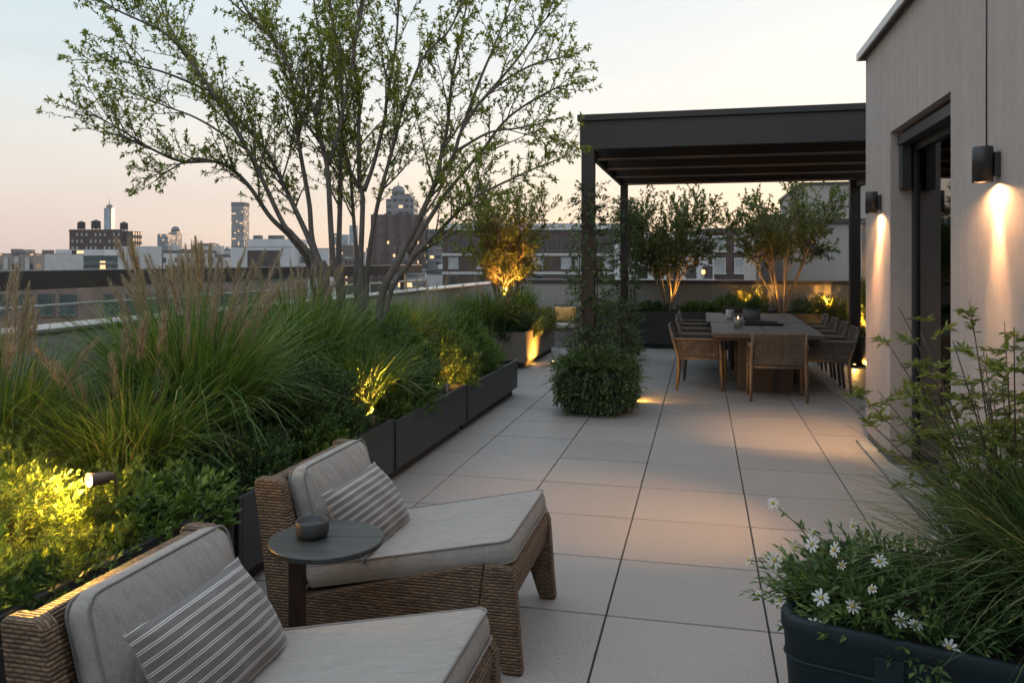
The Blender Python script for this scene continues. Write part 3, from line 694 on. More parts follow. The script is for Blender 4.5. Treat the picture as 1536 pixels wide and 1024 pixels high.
def sprigs(P0,D,L,nl,rng,ll,lw,spread=.9,dens0=.15):
    """sprigs from P0 along D with nl leaves in a spiral"""
    n=len(P0); D=unit(D); L=np.broadcast_to(np.asarray(L,float),(n,))
    t=np.tile(np.linspace(dens0,1,nl),(n,1))
    ref=unit(rng.normal(size=(n,3))); A=unit(np.cross(D,ref)); B=np.cross(D,A)
    ph=np.arange(nl)*2.4+rng.random((n,1))*6.28
    rad=A[:,None]*np.cos(ph)[...,None]+B[:,None]*np.sin(ph)[...,None]
    bend=np.array([0,0,-.12])*(t**2)[...,None]*L[:,None,None]
    P=P0[:,None]+D[:,None]*(t*L[:,None])[...,None]+bend
    sp=spread*(1-.55*t)[...,None]; dd=unit(rad*sp+D[:,None]*(.55+.5*t)[...,None]+rng.normal(0,.18,(n,nl,3)))
    ln=(ll*(.65+.6*rng.random((n,nl)))*(1-.35*np.abs(t-.55))).ravel()
    v,f=leaf_quads(P.reshape(-1,3),dd.reshape(-1,3),ln,ln*(lw/ll),rng)
    # thin stalk
    s=unit(np.cross(D,np.array([.3,.5,.8]))); w=.0016
    e=P0+D*L[:,None]+np.array([0,0,-.12])*L[:,None]; m=P0+D*(L*.5)[:,None]+np.array([0,0,-.03])*L[:,None]
    sv=np.stack([P0-s*w,P0+s*w,m+s*w*.8,m-s*w*.8,e+s*w*.3,e-s*w*.3],1).reshape(-1,3); i=np.arange(n)*6
    sf=np.concatenate([np.stack([i,i+1,i+2,i+3],1),np.stack([i+3,i+2,i+4,i+5],1)])
    return (v,f),(sv,sf)
def shrub(label,loc,dims,n,mat,seed,ll=.022,lw=.008,nl=18,sl=.16,name='shrub',cat='shrub',group=None,rz=0,up=.9,lump=.28,stem='stem_green',floor=0.0):
    rng=np.random.default_rng(seed); t=thing(name,label,cat,loc,rz,group)
    rx,ry,rz_=dims; n=int(n*.8); ll*=1.22; lw*=1.45
    a=rng.random(n)*2*math.pi; zz=rng.random(n)*1.0; 
    dirs=np.stack([np.cos(a)*np.sqrt(1-zz**2),np.sin(a)*np.sqrt(1-zz**2),zz],1)
    lob=unit(rng.normal(size=(14,3))*[1,1,.7]); lob[:,2]=np.abs(lob[:,2])
    d=np.max(dirs@lob.T,1); f=1-lump+lump*1.5*np.clip((d-.72)/.28,0,1)**1.5
    depth=1-.5*rng.random(n)**2.2
    P=dirs*np.array([rx,ry,rz_])*(f*depth)[:,None]; P[:,2]=np.maximum(P[:,2],floor+.01)
    D=unit(dirs*np.array([1,1,.6])+np.array([0,0,up])+rng.normal(0,.38,(n,3)))
    L=sl*(.6+.8*rng.random(n))
    leaves,st=sprigs(P-D*(L*.6)[:,None],D,L,nl,rng,ll,lw)
    raw('foliage',*leaves,MAT[mat],t)
    k=26; pts=[]
    q=MB()
    for i in range(k):
        j=rng.integers(n); p=P[j]*.75; q.tube([(p[0]*.12,p[1]*.12,-.03),(p[0]*.45,p[1]*.45,p[2]*.55),tuple(p)],[.008,.006,.002],5)
    o=q.build('stems',MAT[stem],t,uv=False)
    raw('twigs',*st,MAT[stem],t)
    return t
def grass_clump(label,loc,seed,n=900,r0=.14,h=.75,spread=.5,width=.007,mat='grass',pl=0,ph=1.0,psp=.35,group='fountain grass clumps',name='fountain_grass',droop=1.0,hv=.35,seg=5,plen=.2,nb=90):
    rng=np.random.default_rng(seed); t=thing(name,label,'ornamental grass',loc,0,group)
    raw('blades',*blades(n,rng,r0,h,spread,width,seg,hv,droop),MAT[mat],t)
    if pl:
        s_,p_=plumes(pl,rng,r0,ph,psp,plen,nb); raw('flower_stems',*s_,MAT['grass'],t); raw('plumes',*p_,MAT['plume'],t)
    return t

# ------------------------------------------------------------------ tree builder
def smooth_path(pts,n):
    pts=[Vector(p) for p in pts]; P=[pts[0]*2-pts[1]]+pts+[pts[-1]*2-pts[-2]]; out=[]
    segs=len(pts)-1
    for i in range(n+1):
        x=i/n*segs; k=min(int(x),segs-1); t=x-k; a,b,c,d=P[k:k+4]
        out.append(.5*((2*b)+(c-a)*t+(2*a-5*b+4*c-d)*t*t+(3*b-a-3*c+d)*t**3))
    return out
def tree(name,label,loc,stems,mats,seed,leaf=(.045,.017),side_n=9,side_len=.9,twig_n=6,twig_len=.28,start=.35,nodes=7,group=None,cat='tree',upb=.35,rose=5,spread=.75,twig_stem=2):
    """stems: list of (points relative to loc, r0, r1). Side branches, twigs and leaves grow on the upper part."""
    rng=np.random.default_rng(seed); t=thing(name,label,cat,loc,0,group); wood=MB(); bra=MB(); LP=[];LD=[];LL=[]
    def twig(p,d,ln):
        d=Vector(d).normalized(); c=Vector(rng.normal(size=3))*.25; pts=[p]
        for k in range(1,4):
            pts.append(p+d*(ln*k/3)+c*(ln*(k/3)**2*.5)+Vector((0,0,.06*ln*(k/3)**2)))
        bra.tube(pts,[.0032,.0026,.002,.0011],3)
        for k in range(nodes):
            u=(k+.6)/nodes; x=u*3; i=min(int(x),2); q_=pts[i].lerp(pts[i+1],x-i)
            for s_ in range(2 if rng.random()<.7 else 3):
                dd=d*(.5+.4*rng.random())+Vector(rng.normal(size=3))*.62; LP.append(q_); LD.append(dd); LL.append(leaf[0]*(.6+.55*rng.random()))
        for s_ in range(rose):
            LP.append(pts[-1]); LD.append(d*.55+Vector(rng.normal(size=3))*.6); LL.append(leaf[0]*(.75+.5*rng.random()))
    def side_dir(tan,amt):
        r=Vector(rng.normal(size=3)); r=(r-tan*r.dot(tan)).normalized(); return (tan*(1-amt*.45)+r*amt+Vector((0,0,upb*.5))).normalized()
    for pts,r0,r1 in stems:
        k=max(10,len(pts)*4); path=smooth_path(pts,k); L=sum((path[i+1]-path[i]).length for i in range(k))
        wood.tube(path,[r0+(r1-r0)*(i/k)**.8 for i in range(k+1)],8)
        m=max(2,int(side_n*L/2.5))
        for s_ in range(m):
            u=start+(1-start)*((s_+rng.random())/m); u=min(u,.985); x=u*k; i=min(int(x),k-1); p=path[i].lerp(path[i+1],x-i); tan=(path[i+1]-path[i]).normalized()
            ln=side_len*(1.08-.78*u)*(.55+.7*rng.random()); d=side_dir(tan,spread*(.7+.5*rng.random()))
            cur=Vector(rng.normal(size=3))*.12+Vector((0,0,.12*upb*2)); bp=[p+d*(ln*j/5)+cur*(ln*(j/5)**2) for j in range(6)]
            rr=max(.004,(r0+(r1-r0)*u**.8)*.45); bra.tube(bp,[rr*(1-j/6.5)+.0015 for j in range(6)],5)
            tn=max(2,int(twig_n*ln/.6))
            for w in range(tn):
                uu=.25+.75*(w+rng.random())/tn; uu=min(uu,.99); j=min(int(uu*5),4); q_=bp[j].lerp(bp[j+1],uu*5-j); twig(q_,side_dir(d,.7),twig_len*(.55+.7*rng.random()))
            twig(bp[-1],d,twig_len*.8)
        for w in range(int(twig_stem*L*2)):
            u=start+(1-start)*rng.random(); x=u*k; i=min(int(x),k-1); twig(path[i].lerp(path[i+1],x-i),side_dir((path[i+1]-path[i]).normalized(),.9),twig_len*.9*(.5+.6*rng.random()))
        twig(path[-1],(path[-1]-path[-2]).normalized(),twig_len*.8)
    tr=wood.build('trunk',MAT[mats[0]],t,uv=False,fixn=False); bra.build('branches',MAT[mats[0]],tr,uv=False,fixn=False)
    P=np.array([tuple(p) for p in LP]);D=np.array([tuple(p) for p in LD]);L=np.array(LL)
    v,f=leaf_quads(P,D,L,L*(leaf[1]/leaf[0]),rng); raw('crown',v,f,MAT[mats[1]],t)
    return t
# ------------------------------------------------------------------ big multi-stemmed tree
TB=Vector((-3.1,6.95,.41))
def stem(px,z0,z1,r0,r1,root=True):
    n=len(px); pts=[]
    if root:
        p=at(*px[0],z0)-TB; pts.append(Vector((p.x*.5,p.y*.6,-.03))); pts.append(Vector((p.x*.76,p.y*.8,p.z*.45)))
    for i,(u,v) in enumerate(px): pts.append(at(u,v,z0+(z1-z0)*(i/(n-1))**1.2)-TB)
    return (pts,r0,r1)
ST=[
 stem([(464,400),(436,356),(405,325),(370,275),(330,244),(272,242),(225,222),(185,197),(140,172)],7.6,6.8,.036,.006),
 stem([(216,218),(188,207),(150,197)],7.0,6.7,.012,.005,False),
 stem([(330,244),(290,238),(255,255),(232,272)],7.25,7.0,.012,.005,False),
 stem([(475,402),(440,353),(424,334),(392,266),(371,225),(348,187),(318,138),(260,61),(220,36),(175,15),(130,-15)],7.5,7.1,.036,.006),
 stem([(318,138),(250,110),(205,98),(165,86)],7.3,6.9,.013,.005,False),
 stem([(371,225),(300,180),(250,160),(200,140)],7.4,7.9,.013,.005,False),
 stem([(487,402),(480,397),(461,353),(439,306),(420,266),(396,222),(349,169),(300,110),(255,40),(225,-30)],7.4,8.3,.042,.007),
 stem([(488,420),(469,362),(464,306),(453,244),(447,206),(444,176),(439,132),(427,82),(398,44),(354,9),(300,-50)],7.5,7.9,.034,.007),
 stem([(508,425),(500,397),(496,337),(491,253),(480,206),(471,166),(460,150),(436,105),(412,64),(371,18),(345,-40)],7.4,7.2,.04,.007),
 stem([(474,173),(480,150),(483,88),(471,0),(470,-70)],7.3,7.5,.02,.007,False),
 stem([(492,247),(505,209),(514,169),(529,88),(546,0),(552,-70)],7.35,7.0,.022,.007,False),
 stem([(512,425),(508,397),(510,306),(511,228),(514,166),(510,90),(495,0),(490,-80)],7.7,8.2,.042,.008),
 stem([(543,425),(541,397),(544,300),(539,275),(538,197),(539,150),(530,70),(545,-10),(548,-80)],7.5,7.8,.04,.008),
 stem([(546,287),(561,244),(577,178),(580,150),(593,73),(599,0),(610,-60)],7.55,7.3,.024,.007,False),
 stem([(534,425),(535,384),(530,322),(525,253),(517,222),(505,140),(500,60),(520,-40)],7.8,8.6,.032,.007),
 stem([(550,425),(552,397),(558,350),(571,287),(586,234),(596,197),(605,161),(634,88),(675,44),(700,-20)],7.5,7.0,.034,.007),
 stem([(574,440),(596,394),(617,353),(633,319),(655,269),(661,237),(671,190),(678,120),(690,60),(705,-20)],7.4,7.6,.05,.007),
 stem([(655,269),(680,234),(692,197),(722,152),(763,117),(805,95),(835,88)],7.45,7.2,.024,.006,False),
 stem([(687,225),(734,199),(780,192),(825,182)],7.4,7.0,.015,.005,False),
 stem([(692,197),(720,120),(745,60),(770,-10)],7.4,7.9,.02,.006,False),
 stem([(722,152),(775,90),(810,40),(840,5)],7.35,7.6,.016,.005,False),
 stem([(585,440),(611,400),(630,375),(671,334),(699,306),(721,291),(790,258),(835,240)],7.3,6.8,.034,.006),
 stem([(611,380),(646,325),(674,284),(719,231),(763,176),(822,138),(850,128)],7.35,7.7,.028,.006,False),
]
tree('multistem_tree','tall airy multi-stemmed tree rising from the planter row, branches fanning above the skyline',TB,ST,('bark','leaf_tree'),5,leaf=(.048,.018),side_n=12,side_len=.66,twig_n=9,twig_len=.25,start=.42,nodes=8,upb=.45,rose=8,spread=.62,twig_stem=3.4)

def fan_stems(seed,n,h,spread,r0,zb=0,kink=.12,base=.08):
    rng=np.random.default_rng(seed); out=[]
    for i in range(n):
        a=2*math.pi*(i+rng.random()*.6)/n; s=spread*(.45+.6*rng.random()); hh=h*(.78+.22*rng.random()); pts=[]
        for k in range(6):
            t_=k/5; pts.append(Vector((math.cos(a)*(base*.5+s*t_**1.25),math.sin(a)*(base*.5+s*t_**1.25)*.75,hh*t_))+Vector(rng.normal(size=3)*kink*.5*t_*[1,1,.2]))
        out.append((pts,r0*(.75+.5*rng.random()),.004))
    return out
tree('small_tree','small tree glowing amber from below at the end of the planters',(-3.15,12.7,.5),fan_stems(21,12,2.25,.85,.02),('bark_light','leaf_bright'),22,leaf=(.07,.028),side_n=15,side_len=.6,twig_n=8,twig_len=.22,start=.3,nodes=6,spread=.8)
tree('small_tree','bushy dark green tree in the tall rear planter behind the pergola posts',(-.62,15.5,.63),fan_stems(33,9,2.1,.95,.022),('bark_light','leaf_myrtle'),34,leaf=(.07,.032),side_n=19,side_len=.66,twig_n=9.5,twig_len=.24,start=.32,nodes=7,spread=.85)
tree('small_tree','slender vase shaped tree behind the dining table with bare forking lower stems',(1.42,15.5,.63),fan_stems(45,8,2.25,1.15,.026),('bark_light','leaf_myrtle'),46,leaf=(.07,.032),side_n=17,side_len=.64,twig_n=9,twig_len=.24,start=.42,nodes=7,spread=.85)
tree('small_tree','thin sapling beside the bushy tree in the tall rear planter',(-1.28,15.5,.63),fan_stems(51,3,1.9,.35,.016),('bark','leaf_myrtle'),52,leaf=(.055,.024),side_n=12,side_len=.5,twig_n=6,twig_len=.22,start=.35,nodes=6,spread=.8)

# ------------------------------------------------------------------ planting of the long row
yl=lambda label,loc,dims,n,mat,seed,**k: shrub(label,loc,dims,n,mat,seed,**k)
YG='yew shrubs in the planters'
yl('feathery yellow green yew lit by the garden spotlight',(-3.02,2.75,.34),(.66,.72,.58),2300,'leaf_yew_light',101,ll=.028,lw=.0088,nl=22,sl=.19,name='yew_shrub',group=YG)
yl('dark yew behind the lounge chair cut off by the bottom of the picture',(-2.62,1.85,.34),(.52,.6,.42),1700,'leaf_yew',102,ll=.028,lw=.0085,nl=22,sl=.19,name='yew_shrub',group=YG)
yl('dark yew below the far left plumed grass, close to the low street wall',(-3.35,1.95,.34),(.5,.6,.5),1200,'leaf_yew',103,ll=.028,lw=.0085,nl=20,sl=.19,name='yew_shrub',group=YG)
yl('broad leaved green shrub hanging over the gap between the first two planter troughs',(-2.45,3.15,.34),(.33,.42,.36),560,'leaf_yew_light',104,ll=.042,lw=.019,nl=11,sl=.17,name='leafy_shrub')
yl('small dark yew on the planter rim below the garden spotlight',(-2.42,2.5,.34),(.28,.42,.26),700,'leaf_yew',118,ll=.028,lw=.0085,nl=20,sl=.16,name='yew_shrub',group=YG)
yl('low dark filler shrub in front of the plumed fountain grass',(-2.58,4.0,.38),(.34,.5,.3),1000,'leaf_box',105,ll=.026,lw=.012,nl=16,sl=.16,name='box_shrub',group='box shrubs in the planters')
yl('rounded dark box shrub next to the yellow lit grass',(-2.76,5.0,.38),(.50,.58,.56),1900,'leaf_box',106,ll=.026,lw=.012,nl=17,sl=.18,name='box_shrub',group='box shrubs in the planters')
yl('light green trailing shrub spilling over the planter rim near the striped pillow',(-2.40,4.75,.38),(.22,.36,.2),420,'leaf_yew_light',107,ll=.028,lw=.014,nl=14,sl=.14,name='leafy_shrub')
yl('low trailing shrub over the rim below the yellow lit grass',(-2.46,5.8,.38),(.23,.36,.22),420,'leaf_yew_light',117,ll=.028,lw=.013,nl=14,sl=.15,name='leafy_shrub')
yl('large feathery yew in front of the big tree trunks',(-2.84,6.5,.36),(.58,.78,.72),2300,'leaf_yew',108,ll=.042,lw=.0125,nl=18,sl=.24,name='yew_shrub',group=YG)
yl('feathery yew with amber lit tips along the rim of the third trough',(-2.80,7.75,.36),(.54,.66,.68),1900,'leaf_yew',109,ll=.042,lw=.0125,nl=18,sl=.23,name='yew_shrub',group=YG)
yl('feathery yew at the far end of the long planter row',(-2.86,8.85,.36),(.56,.70,.60),1700,'leaf_yew_light',110,ll=.042,lw=.0125,nl=17,sl=.23,name='yew_shrub',group=YG)
yl('green filler shrub behind the big tree, along the low street wall',(-3.4,8.3,.32),(.42,.85,.72),1200,'leaf_yew',111,ll=.042,lw=.013,nl=16,sl=.24,name='yew_shrub',group=YG)
yl('dark shrub on top of the amber lit planter',(-2.88,12.6,.42),(.36,.78,.42),900,'leaf_box',112,ll=.036,lw=.017,nl=14,sl=.2,name='box_shrub',group='box shrubs in the planters')
yl('reddish tipped shrub at the far corner of the amber lit planter',(-2.8,13.7,.45),(.32,.55,.42),560,'leaf_bright',113,ll=.036,lw=.017,nl=13,sl=.2,name='leafy_shrub')

FG='fountain grass clumps'
grass_clump('huge arching fountain grass with buff plumes behind the small round table',(-2.95,4.2,.42),201,1700,.26,1.14,.78,.013,'grass',40,1.36,.5,FG,nb=230,plen=.3,seg=7)
grass_clump('fountain grass with plumes growing against the low street wall behind the huge arching clump',(-3.42,4.95,.42),202,1200,.22,1.12,.66,.0115,'grass',52,1.36,.42,FG,nb=150,plen=.3,seg=6)
grass_clump('tall plumed grass on the street side above the closest yew',(-3.45,3.3,.42),203,1000,.2,.98,.64,.0115,'grass',44,1.22,.4,FG,nb=160,plen=.3,seg=6)
grass_clump('tall plumed grass cut by the picture edge beside the street rail',(-3.5,2.5,.42),204,900,.2,.92,.54,.0115,'grass',38,1.12,.34,FG,nb=160,plen=.28,seg=6)
grass_clump('arching grass filling the gap between the first two planter troughs',(-2.85,3.52,.42),213,900,.2,.78,.6,.011,'grass',10,1.0,.3,FG,seg=6,nb=160,plen=.24)
grass_clump('plumeless upright fountain grass at the trunks of the big tree',(-3.1,5.75,.42),205,1700,.28,1.18,.76,.0125,'grass',14,1.25,.35,FG,seg=6,nb=100)
grass_clump('fountain grass with a few plumes between the tree trunks and the low street wall',(-3.45,6.5,.42),206,1300,.24,1.05,.6,.0095,'grass',34,1.25,.35,FG,nb=110,plen=.26)
grass_clump('arching grass with bright yellow lit blades beside the rounded box shrub',(-2.48,5.6,.42),207,620,.1,.74,.58,.0115,'grass',0,1,.3,FG,hv=.25,seg=7)
grass_clump('upright green grass just past the trunks of the big tree',(-3.15,7.6,.40),208,1600,.26,1.02,.6,.0105,'grass',0,1,.3,FG)
grass_clump('grass clump near the far end of the long planter row',(-3.3,9.3,.40),209,1200,.26,.92,.55,.011,'grass',14,1.1,.3,FG,nb=70)
grass_clump('olive grass in the gap before the amber lit planter',(-3.3,12.05,.5),210,1100,.3,.8,.55,.013,'grass',18,.98,.3,FG,nb=60)
grass_clump('tuft of grass beyond the amber glowing tree, near the back wall',(-3.15,14.0,.5),211,700,.2,.85,.36,.012,'grass',8,.9,.2,FG,nb=50)
grass_clump('yellow lit small grass at the rim of the amber lit planter',(-2.70,12.9,.5),212,320,.06,.36,.34,.010,'grass',0,1,.2,FG)

# ------------------------------------------------------------------ rear and wall planters
BGp='low shrubs in the rear planters'
for i,(x,h,m,lab) in enumerate([(-1.7,.26,'leaf_vine','low dark shrub at the post end of the tall rear planter'),(-.1,.3,'leaf_yew_light','low green shrub between the two rear trees'),(.42,.38,'leaf_yew_light','green shrub behind the row of chairs in the tall rear planter'),(.85,.55,'leaf_bright','yellow glowing shrub behind the potted herb'),(1.9,.34,'leaf_vine','dark low shrub past the slender rear tree'),(-.95,.25,'leaf_box','little clipped shrub at the foot of the bushy rear tree')]):
    shrub(lab,(x,15.5,.6),(.34,.26,h),330,m,300+i,ll=.036,lw=.018,nl=11,sl=.18,name='rear_shrub',group=BGp)
shrub('silvery shrub glowing amber against the screen wall beside the pergola post',(2.62,14.05,.42),(.24,.55,.85),1000,'leaf_bright',320,ll=.034,lw=.016,nl=13,sl=.22,name='leafy_shrub',lump=.2)
shrub('amber lit bush in the corner behind the row of chairs',(2.25,15.45,.6),(.3,.3,.42),380,'leaf_bright',321,ll=.034,lw=.016,nl=12,sl=.2,name='leafy_shrub')
shrub('dark bush low on the screen wall planter near the house corner',(2.6,12.9,.4),(.2,.5,.4),400,'leaf_vine',322,ll=.034,lw=.016,nl=12,sl=.2,name='leafy_shrub')
# herb in the pot
rng=np.random.default_rng(77); n=260; a=rng.random(n)*6.28; z=rng.random(n)
D=np.stack([np.cos(a)*np.sqrt(1-z*z),np.sin(a)*np.sqrt(1-z*z),z+.25],1); P0=np.tile([0,0,.15],(n,1))+D*np.array([.08,.08,.03])
lv,sv=sprigs(P0,D,.17*(.6+.6*rng.random(n)),13,rng,.024,.012); raw('leaves',*lv,MAT['leaf_yew'],HERB); raw('stems',*sv,MAT['stem_green'],HERB)

# trailing plant in the tapered box
def trailing(label,loc,seed,n,ax,hz,mat,drop,name='trailing_plant',cat='plant'):
    rng=np.random.default_rng(seed); t=thing(name,label,cat,loc)
    a=rng.random(n)*6.28; k=np.sqrt(rng.random(n)); P=np.stack([np.cos(a)*ax*k,np.sin(a)*ax*k,hz*(1-k**2)*rng.random(n)],1)
    D=np.stack([np.cos(a)*k,np.sin(a)*k,.9-.7*k+rng.random(n)*.5],1)+rng.normal(0,.3,(n,3))
    A=[sprigs(P,D,.15*(.6+.8*rng.random(n)),11,rng,.042,.026)]
    m=int(n*1.35); a=rng.random(m)*6.28; sq=1/np.maximum(np.abs(np.cos(a)),np.abs(np.sin(a))); sq=np.minimum(sq,1.25)
    dr=drop*rng.random(m)**.8-.07; r=ax*.93*sq*(1.02-.16*dr/max(drop,.01))+rng.random(m)*.05
    P=np.stack([np.cos(a)*r,np.sin(a)*r,-dr],1); D=np.stack([np.cos(a)*.55,np.sin(a)*.55,-.7+rng.normal(0,.4,m)],1)+rng.normal(0,.25,(m,3))
    A.append(sprigs(P,D,.15*(.5+.8*rng.random(m)),10,rng,.042,.027))
    m=100; a=rng.random(m)*6.28; P=np.stack([np.cos(a)*ax*.85,np.sin(a)*ax*.85,.06-.3*drop*rng.random(m)],1); D=np.stack([np.cos(a),np.sin(a),.35-1.1*rng.random(m)],1)
    A.append(sprigs(P,D,.34*(.5+.7*rng.random(m)),15,rng,.034,.02))
    v=merge([x[0] for x in A]); s=merge([x[1] for x in A]); raw('foliage',*v,MAT[mat],t); raw('stems',*s,MAT['stem_green'],t); return t
tp=trailing('mounded grey green trailing plant covering its tapered box in the middle of the floor',(-1.12,8.78,.46),401,720,.33,.12,'leaf_vine',.35)

# climbers on the pergola posts
def climber(label,x,y,r,z0,z1,n,seed,mat,fall=0.0):
    rng=np.random.default_rng(seed); t=thing('climbing_vine',label,'climber',(x,y,0)); q=MB(); Ps=[];Ds=[]
    for k in range(4):
        a0=rng.random()*6.28; pts=[]
        for i in range(15):
            u=i/14; z=z0*.02+(z1)*u; a_=a0+u*5*(1 if k%2 else -1); pts.append((math.cos(a_)*.105,math.sin(a_)*.105,z+.003))
        q.tube(pts,.006,5)
    q.build('stems',MAT['stem_red'],t,uv=False)
    z=z0+(z1-z0)*rng.random(n)**1.25; a=rng.random(n)*6.28; taper=1-.55*((z-z0)/(z1-z0)); rr=.10+(r*taper)*rng.random(n)
    P=np.stack([np.cos(a)*rr*.75,np.sin(a)*rr*.75,z],1); D=np.stack([np.cos(a),np.sin(a),.1-.5*rng.random(n)+fall],1)+rng.normal(0,.35,(n,3))
    lv,sv=sprigs(P,D,.14*(.5+.9*rng.random(n)),9,rng,.052,.03); raw('foliage',*lv,MAT[mat],t); raw('tendrils',*sv,MAT['stem_red'],t); return t
climber('dark green climber wrapped round the front pergola post',PXL+.09,PY1+.075,.15,.1,2.5,430,501,'leaf_vine')
climber('climber thinning out towards the top of the rear pergola post',PXL+.09,PY2-.075,.24,.1,2.7,520,502,'leaf_vine')
climber('leafy pale tipped climber on a low trellis between the two pergola posts',-.98,9.8,.11,.02,1.15,330,503,'leaf_silver',.2)

# ------------------------------------------------------------------ teal tub planting
def tub(x,y,z):
    c,s=math.cos(TR),math.sin(TR); return (TP[0]+c*x-s*y,TP[1]+s*x+c*y,z)
grass_clump('dense dark green grass fountain in the teal tub',tub(.30,-.10,.44),601,1700,.19,.78,.74,.0078,'grass_blue',0,1,.3,None,name='tufted_grass',hv=.45,seg=6)
grass_clump('fine grass with dry tips at the back of the teal tub',tub(.05,.10,.44),602,700,.15,.6,.5,.0068,'grass_blue',0,1,.3,None,name='tufted_grass',hv=.45,seg=6)
# daisies
def daisy_plant(label,loc,rz):
    rng=np.random.default_rng(611); t=thing('daisy_plant',label,'flowering plant',loc,rz)
    n=430; a=rng.random(n)*6.28; k=np.sqrt(rng.random(n)); P=np.stack([np.cos(a)*.30*k-.02,np.sin(a)*.24*k,.02+.13*(1-k)*rng.random(n)],1)
    D=np.stack([np.cos(a)*k*.9-.25,np.sin(a)*k*.8-.1,.75-.35*k],1)+rng.normal(0,.3,(n,3))
    A=[sprigs(P,D,.17*(.5+.8*rng.random(n)),11,rng,.044,.016)]
    fl=MB(); heads=[]
    for i,(hx,hy,hz) in enumerate([(-.52,-.02,.33),(-.60,-.1,.14),(-.55,-.14,.04),(-.34,-.12,.24),(-.22,-.16,.20),(-.10,-.24,.17),(-.28,-.26,.12),(-.0,-.26,.10),(-.42,-.05,.2),(-.2,.02,.28),(-.45,-.2,.06),(-.38,.12,.2),(-.16,-.30,.13),(.05,-.30,.11),(-.24,-.2,.26),(-.30,-.3,.05),(-.08,-.18,.24),(-.48,-.16,.18),(.16,-.30,.06)]):
        hx*=.82; b_=Vector((hx*.45,hy*.4,.0)); h_=Vector((hx,hy,hz)); mid=(b_+h_)/2+Vector((0,0,.06)); fl.tube(smooth_path([b_,mid,h_],6),.0022,4); heads.append(h_)
        m=9; tt=rng.random(m)*.75+.1; pp=np.array([tuple(b_.lerp(h_,x)+Vector((0,0,.06*4*x*(1-x)))) for x in tt]); A.append(leafset(pp,rng))
    fl.build('flower_stems',MAT['stem_green'],t,uv=False)
    v=merge([x[0] for x in A]); raw('foliage',*v,MAT['leaf_daisy'],t); sv=merge([x[1] for x in A if x[1] is not None]); raw('stalks',*sv,MAT['stem_green'],t)
    pv_=[];pf=[]
    for i,h_ in enumerate(heads):
        nrm=Vector((rng.normal()*.5-.2,-.8+rng.normal()*.3,.55+rng.normal()*.3)).normalized(); q=MB(); rot=nrm.to_track_quat('Z','Y').to_matrix().to_4x4(); sz=.031*(.55+.55*rng.random()); np_=9
        for k_ in range(np_):
            an=2*math.pi*k_/np_+rng.normal()*.08; c,s=math.cos(an),math.sin(an); l=sz*(.85+.25*rng.random()); w=sz*.2
            pts=[(.15,0,0),(.5,.75,.10),(.85,.7,.06),(1,.0,-.02),(.85,-.7,.06),(.5,-.75,.10)]
            q.add([rot@Vector((c*a_*l-s*b_*w,s*a_*l+c*b_*w,z_*l)) for a_,b_,z_ in pts],[(0,1,2,3),(0,3,4,5)],True)
        o=q.build('flower',MAT['petal'],t,uv=False,fixn=False,loc=h_)
        q=MB(); q.lathe([(.0001,.0),(.006,.001),(.007,.004),(.004,.007),(.0001,.008)],10,close=False); q.build('flower_centre',MAT['pollen'],o,uv=False,rot=nrm.to_track_quat('Z','Y').to_euler())
    return t
def leafset(pp,rng):
    n=len(pp); D=rng.normal(size=(n,3))+np.array([-.2,0,.4]); ln=.046*(.6+.6*rng.random(n)); return (leaf_quads(pp,D,ln,ln*.36,rng),None)
daisy_plant('white daisies with narrow green leaves spilling over the rim of the teal tub',tub(-.27,-.10,.44),TR)
# airy bamboo-like shrub
def nandina(label,loc,seed,n=17,h=.85,lean=.34):
    rng=np.random.default_rng(seed); t=thing('bamboo_shrub',label,'shrub',loc); q=MB(); LP=[];LD=[];LL=[]
    for i in range(n):
        a=rng.random()*6.28; s=lean*(.2+rng.random()); hh=h*(.6+.45*rng.random()); pts=[Vector((math.cos(a)*(.05+s*(k/5)**1.5),math.sin(a)*(.05+s*(k/5)**1.5),hh*k/5)) for k in range(6)]
        q.tube(smooth_path(pts,10),[.0048*(1-.7*k/10) for k in range(11)],5)
        for w in range(9):
            u=.25+.75*w/8.5; x=u*5; j=min(int(x),4); p=pts[j].lerp(pts[j+1],x-j); d=Vector((rng.normal(),rng.normal(),.35+.3*rng.random())).normalized(); ln=.17*(1.15-.6*u)*(.7+.6*rng.random())
            bp=[p+d*(ln*k/3)+Vector((0,0,-.03*(k/3)**2)) for k in range(4)]; q.tube(bp,[.0018,.0015,.0011,.0007],4)
            for k in range(7):
                c=bp[0].lerp(bp[-1],.25+.75*k/6); side=d.cross(Vector((0,0,1))).normalized()*(1 if k%2 else -1)
                for m in range(3):
                    LP.append(c); LD.append(d*.7+side*(.9+.3*rng.normal())+Vector(rng.normal(size=3))*.28); LL.append(.042*(.6+.6*rng.random()))
            for m in range(4): LP.append(bp[-1]); LD.append(d+Vector(rng.normal(size=3))*.5); LL.append(.046*(.7+.5*rng.random()))
    q.build('canes',MAT['stem_red'],t,uv=False)
    v,f=leaf_quads(np.array([tuple(p) for p in LP]),np.array([tuple(p) for p in LD]),np.array(LL),np.array(LL)*.3,rng); raw('foliage',v,f,MAT['leaf_nandina'],t)
    return t
nandina('airy yellow green bamboo-like shrub at the back of the teal tub',tub(.06,.28,.44),621,38,1.0,.50)
